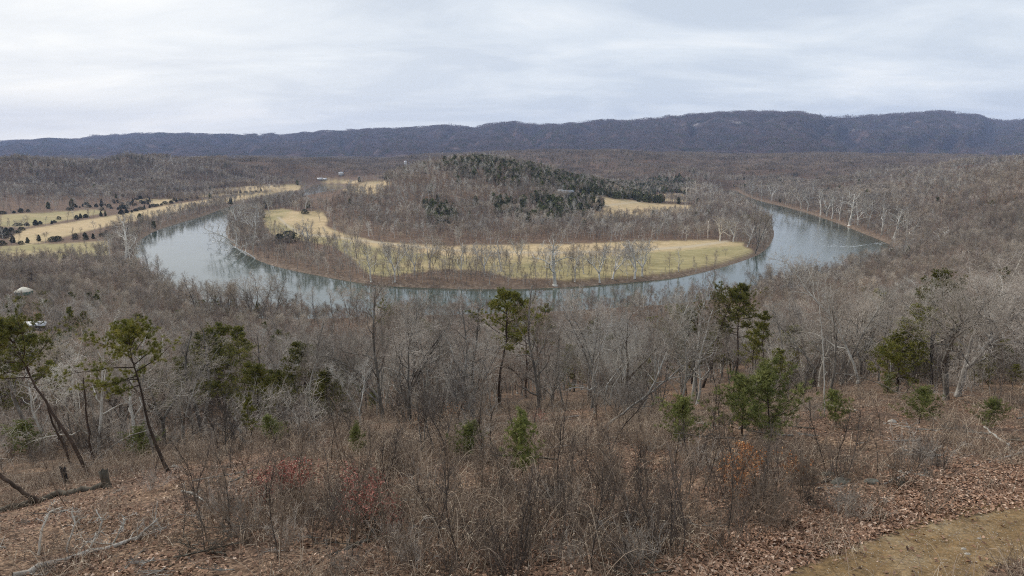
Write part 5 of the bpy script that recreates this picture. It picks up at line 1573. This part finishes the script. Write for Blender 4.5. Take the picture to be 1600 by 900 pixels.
# stumps
def stump(bu, bv, tv, rad, name, mt, label, jag=.3, ns=14):
    b_ = hit(bu, bv); h = px_height(b_, tv); r_ = np.random.default_rng(int(bu)); g = Geo()
    a = np.arange(ns) * 2 * math.pi / ns; rows = []
    for t in (-.1, 0, .15, .4, .7, 1):
        rr = rad * (1.35 if t <= 0 else 1 + .3 * max(0, .3 - t)) * (1 + .12 * np.sin(a * 5 + t * 2) + r_.normal(0, .05, ns)) * (1 + .35 * t)
        zz = h * t + (np.abs(r_.normal(0, 1, ns)) * h * jag * .5 if t == 1 else 0)
        rows.append(np.stack([rr * np.cos(a) - .12 * t * h, rr * np.sin(a), zz * np.ones(ns)], -1))
    inner = rows[-1] * [.6, .6, .72]
    rows.append(inner)
    v_ = np.concatenate(rows + [np.array([[-.12 * h, 0, h * .55]])]); f = []
    for i in range(len(rows) - 1):
        for j in range(ns): f.append((i * ns + j, i * ns + (j + 1) % ns, (i + 1) * ns + (j + 1) % ns, (i + 1) * ns + j))
    g.polys(v_, f); L = (len(rows) - 1) * ns
    g.f.append(np.array([(L + j, L + (j + 1) % ns, len(v_) - 1) for j in range(ns)])); g.mi.append(np.zeros(ns)); g.tone.append(np.zeros(ns))
    tag(link(name, g.mesh(name, [M[mt]]), None, tuple(b_)), label, 'stump')


stump(168, 762, 738, .15, 'tree_stump', 'oldlog', 'broken jagged grey stump at the end of the rotting log')
stump(104, 754, 732, .11, 'tree_stump', 'black', 'small dark rotten stump left of the broken grey stump')
stump(1456, 600, 528, .10, 'broken_stub', 'black', 'black charred broken stub above the forked oak trunks', .5)


def rock_(bu, bv, w, h, label, mt='rock', flat=.6):
    b_ = hit(bu, bv); s_ = b_[1] / F; r_ = np.random.default_rng(int(bu + bv)); g = Geo()
    n1_, n2_ = 10, 7; v_ = []
    for i in range(n2_):
        th_ = math.pi * i / (n2_ - 1)
        for j in range(n1_):
            ph = 2 * math.pi * j / n1_; v_.append((math.sin(th_) * math.cos(ph), math.sin(th_) * math.sin(ph), math.cos(th_)))
    v_ = np.array(v_); q = np.round(v_ * 1.6) / 1.6
    v_ = (v_ * .45 + q * .55) * (1 + r_.normal(0, .09, (len(v_), 1))) * [w * s_ / 2, w * s_ / 2 * flat, h * s_ * .6]
    f = [(i * n1_ + j, i * n1_ + (j + 1) % n1_, (i + 1) * n1_ + (j + 1) % n1_, (i + 1) * n1_ + j) for i in range(n2_ - 1) for j in range(n1_)]
    g.polys(v_, f)
    tag(link('rock', g.mesh('rock', [M[mt]]), None, tuple(b_)), label, 'rock')


rock_(1318, 754, 42, 12, 'grey green layered rock half hidden in the brush above the trail')
rock_(1362, 753, 26, 9, 'grey rock right of the layered rock')
rock_(1296, 742, 26, 9, 'dark rock behind the layered rock')
rock_(1394, 660, 16, 9, 'pale flat stone beside the low round sapling', 'palerock')
rock_(1512, 866, 12, 5, 'flat pale stone on the trail, nearer one of the pair', 'palerock')
rock_(1506, 858, 9, 4, 'smaller flat pale stone on the trail just behind its neighbour', 'palerock')
rock_(1530, 842, 8, 4, 'single pale stone farther along the trail', 'palerock')
rock_(655, 700 - 8, 12, 9, 'mossy pale rock at the foot of the pale forked tree')
rock_(272, 730, 12, 8, 'pale rock at the foot of the flat topped left pine', 'palerock')


# ------------------------------------------------------------------ buildings
def building(name, bu, bv, w, d, h, rh, rz, wall, roof, label, dist=None, raise_=0, wins=2):
    b_ = hit(bu, bv)
    if dist: dd = ray(bu, bv); b_ = dd * dist / dd[1]; b_[2] = hz(b_[0], b_[1]) + raise_
    o = root_(name, tuple(b_)); o.rotation_euler.z = rz
    g = Geo(); box_geo(g, (0, 0, h / 2 - .5), (w, d, h + 1))
    g.polys(np.array([[-w/2, -d/2, h], [-w/2, d/2, h], [-w/2, 0, h + rh], [w/2, -d/2, h], [w/2, d/2, h], [w/2, 0, h + rh]]) * [.998, .998, 1], [(0, 2, 1), (3, 4, 5)])
    link('wall', g.mesh(name + '_wall', [M[wall]]), o)
    g = Geo(); e = .4; sl = rh / (d / 2)
    for s_ in (-1, 1):
        p0 = np.array([[-w/2 - e, s_ * (d/2 + e), h - sl * e], [w/2 + e, s_ * (d/2 + e), h - sl * e], [w/2 + e, 0, h + rh], [-w/2 - e, 0, h + rh]])
        g.polys(np.vstack([p0 + [0, 0, .02], p0 + [0, 0, .2]]), [(0, 1, 2, 3), (4, 7, 6, 5), (0, 4, 5, 1), (1, 5, 6, 2), (2, 6, 7, 3), (3, 7, 4, 0)])
    link('roof', g.mesh(name + '_roof', [M[roof]]), o)
    for k in range(wins):
        g = Geo(); box_geo(g, (-w / 2 + w * (k + .7) / (wins + .4), -d / 2 - .03, h * .55), (min(1.1, w * .2), .1, min(1.2, h * .45))); link('window', g.mesh(name + '_window', [M['dark']]), o)
    g = Geo(); box_geo(g, (w / 2 - w * .12, -d / 2 - .03, h * .36), (min(1.2, w * .16), .1, h * .72)); link('door', g.mesh(name + '_door', [M['wood']]), o)
    tag(o, label, 'building'); return o


# yurt
o = root_('yurt', tuple(YURT)); o.scale = (1, 1, 1)
Rr_ = 25 * YURT[1] / F / 2; ns = 24; a = np.arange(ns) * 2 * math.pi / ns
def ringp(r_, z_): return np.stack([r_ * np.cos(a), r_ * np.sin(a), np.full(ns, z_)], -1)
def lathe(rows, mt, nm, pn):
    g = Geo(); v_ = np.concatenate([ringp(*q) for q in rows]); g.polys(v_, [(i * ns + j, i * ns + (j + 1) % ns, (i + 1) * ns + (j + 1) % ns, (i + 1) * ns + j) for i in range(len(rows) - 1) for j in range(ns)])
    return link(pn, g.mesh(nm, [M[mt]]), o)
lathe([(Rr_ * .97, .9), (Rr_, 1.0), (Rr_, 3.0)], 'teal', 'yurt_wall', 'wall')
lathe([(Rr_ * 1.06, 2.9), (Rr_ * 1.05, 3.1), (Rr_ * .5, 4.6), (Rr_ * .12, 5.5), (.02, 5.65)], 'canvas', 'yurt_roof', 'roof')
lathe([(Rr_ * 1.3, -.6), (Rr_ * 1.3, .9), (.02, .9)], 'wood', 'yurt_deck', 'deck')
tag(o, 'round yurt with cream conical roof and teal wall at the left edge', 'yurt')
building('shed', 57, 516, 9, 5, 2.4, 1.0, .1, 'wood', 'white_roof', 'low shed showing only its bright white roof between left pines')
building('shed', 406, 604, 3.2, 2.6, 2.3, 2.2, 0, 'maroon', 'blue_panel', 'small pale blue roofed hut glimpsed through bare trees at left')
building('barn', 886, 306, 20, 12, 5, 4, .3, 'wood', 'grey_roof', 'barn with grey blue roof at the upper corner of the right field')
building('cottage', 875, 302, 7, 6, 4, 2, 0, 'canvas', 'white_roof', 'small cream building left of the grey roofed barn')
building('farmhouse', 500, 281, 16, 9, 4, 2.5, .1, 'siding', 'white_roof', 'white farmhouse on the far bank beyond the left river arm', wins=4)
building('farmhouse', 508, 281, 10, 7, 3.5, 2, .1, 'siding', 'white_roof', 'smaller white building right of the far bank farmhouse')
building('farmhouse', 533, 274, 14, 9, 8, 3, 0, 'siding', 'white_roof', 'white house above the trees on the far left bank')
# silo
b_ = np.array([-399.0, 2600.0, hz(-399, 2600)]); o = root_('silo', tuple(b_)); hS = max(18, px_height(b_, 259)); Rr_ = 5
lathe([(Rr_, -1), (Rr_, hS)], 'siding', 'silo_wall', 'wall'); lathe([(Rr_ * 1.02, hS), (Rr_ * .8, hS + 1.8), (Rr_ * .3, hS + 2.8), (.02, hS + 3)], 'white_roof', 'silo_cap', 'cap')
tag(o, 'tall white silo standing above the woods left of the peninsula hill', 'silo')
building('farmhouse', 1033, 250, 15, 10, 7, 4, 0, 'maroon', 'redroof', 'dull red house in the far woods right of the hill')

# ------------------------------------------------------------------ haze, sky, sun, camera
bx = 12000
me = bpy.data.meshes.new('haze')
zlo, zhi = -160.0, 620.0
vs = [(x_, y_, z_) for x_ in (-bx, bx) for y_ in (-bx, bx) for z_ in (zlo, zhi)]
me.from_pydata(vs, [], [(0, 1, 3, 2), (4, 6, 7, 5), (0, 4, 5, 1), (2, 3, 7, 6), (0, 2, 6, 4), (1, 5, 7, 3)])
hzm = bpy.data.materials.new('haze'); hzm.use_nodes = True; nt = hzm.node_tree
nt.nodes.remove(nt.nodes['Principled BSDF'])
pv = nt.nodes.new('ShaderNodeVolumePrincipled'); pv.inputs['Color'].default_value = (.50, .64, 1.0, 1); pv.inputs['Density'].default_value = .000055
pv.inputs['Anisotropy'].default_value = .0
nt.links.new(pv.outputs[0], nt.nodes['Material Output'].inputs['Volume'])
me.materials.append(hzm)
tag(link('haze', me), 'thin blue winter haze filling the valley', kind='stuff')

SUN_EL, SUN_AZ = R(38), R(-55)      # azimuth measured from straight ahead, to the left
w = bpy.data.worlds.new('World'); scene.world = w; w.use_nodes = True; nt = w.node_tree
bg = nt.nodes['Background']
sky = nt.nodes.new('ShaderNodeTexSky'); sky.sky_type = 'NISHITA'; sky.sun_disc = False
sky.sun_elevation = SUN_EL; sky.sun_rotation = SUN_AZ; sky.air_density = 1.2; sky.dust_density = 1.5; sky.altitude = 300
tc = nt.nodes.new('ShaderNodeTexCoord')
sx = nt.nodes.new('ShaderNodeSeparateXYZ'); nt.links.new(tc.outputs['Generated'], sx.inputs[0])
den = math_(nt, 'ADD', math_(nt, 'MAXIMUM', sx.outputs[2], 0.0), .17)
cx = math_(nt, 'DIVIDE', sx.outputs[0], den); cy = math_(nt, 'DIVIDE', sx.outputs[1], den)
cb = nt.nodes.new('ShaderNodeCombineXYZ'); nt.links.new(cx, cb.inputs[0]); nt.links.new(cy, cb.inputs[1])
mp = N(nt, 'ShaderNodeMapping', inp={'Rotation': (0, 0, R(20)), 'Scale': (.8, 1.25, 1)}); nt.links.new(cb.outputs[0], mp.inputs[0])
c1 = noise(nt, mp.outputs[0], 1.2, 9, .6, .5); c2 = noise(nt, mp.outputs[0], .6, 6, .55, .3)
thick = math_(nt, 'ADD', math_(nt, 'MULTIPLY', c1, .55), math_(nt, 'MULTIPLY', c2, .6))
cl_col = ramp(nt, thick, [(.44, (8.5, 8.8, 9.05)), (.53, (7.1, 7.65, 8.25)), (.64, (5.7, 6.35, 7.2))])
cover_f = ramp(nt, c2, [(.35, (.88,) * 3), (.6, (.96,) * 3)])
skyc = mix(nt, cover_f, mix(nt, 1, sky.outputs[0], (1.0, 1.0, 1.0), 'MULTIPLY'), cl_col)
# brighter towards the veiled sun at the left
nrm = nt.nodes.new('ShaderNodeVectorMath'); nrm.operation = 'DOT_PRODUCT'; nt.links.new(tc.outputs['Generated'], nrm.inputs[0])
sd3 = (math.sin(R(-42)) * math.cos(R(8)), math.cos(R(-42)) * math.cos(R(8)), math.sin(R(8))); nrm.inputs[1].default_value = sd3
gl = math_(nt, 'POWER', math_(nt, 'MAXIMUM', nrm.outputs['Value'], 0.0), 7.0)
skyc = mix(nt, math_(nt, 'MULTIPLY', gl, .7), skyc, mix(nt, .45, skyc, (12.2, 11.4, 10.0)))
lowz = math_(nt, 'POWER', math_(nt, 'SUBTRACT', 1.0, math_(nt, 'MAXIMUM', sx.outputs[2], 0.0)), 9.0)
skyc = mix(nt, math_(nt, 'MULTIPLY', lowz, 1.0), skyc, mix(nt, 1, skyc, (1.42, 1.38, 1.32), 'MULTIPLY'))
nt.links.new(skyc, bg.inputs['Color']); bg.inputs['Strength'].default_value = .067

sl = bpy.data.lights.new('sun', 'SUN'); sl.energy = 1.5; sl.angle = R(14); sl.color = (1, .95, .88)
so = bpy.data.objects.new('sun', sl); COL.objects.link(so)
sdv = Vector((math.sin(SUN_AZ) * math.cos(SUN_EL), math.cos(SUN_AZ) * math.cos(SUN_EL), math.sin(SUN_EL)))
so.rotation_euler = sdv.to_track_quat('Z', 'Y').to_euler()

cam = bpy.data.cameras.new('camera'); cam.lens = 36 * F / 1600; cam.sensor_width = 36; cam.clip_start = .3; cam.clip_end = 40000
co = bpy.data.objects.new('camera', cam); COL.objects.link(co); co.location = (0, 0, 0)
co.rotation_euler = (R(90) - P, 0, 0); scene.camera = co

scene.view_settings.view_transform = 'Standard'; scene.view_settings.look = 'None'
scene.view_settings.exposure = 0.75; scene.view_settings.gamma = 1; scene.view_settings.use_curve_mapping = False
cy_ = scene.cycles
cy_.filter_width = 1.1; cy_.use_denoising = False; cy_.denoiser = 'OPENIMAGEDENOISE'; cy_.denoising_prefilter = 'NONE'; cy_.denoising_input_passes = 'RGB_ALBEDO_NORMAL'
cy_.sample_clamp_direct = 3.0; cy_.sample_clamp_indirect = 1.5
cy_.max_bounces = 5; cy_.diffuse_bounces = 2; cy_.glossy_bounces = 3; cy_.transmission_bounces = 2; cy_.volume_bounces = 0
cy_.use_adaptive_sampling = True; cy_.adaptive_threshold = .004
cy_.caustics_reflective = False; cy_.caustics_refractive = False
print('done', time.time() - T0)
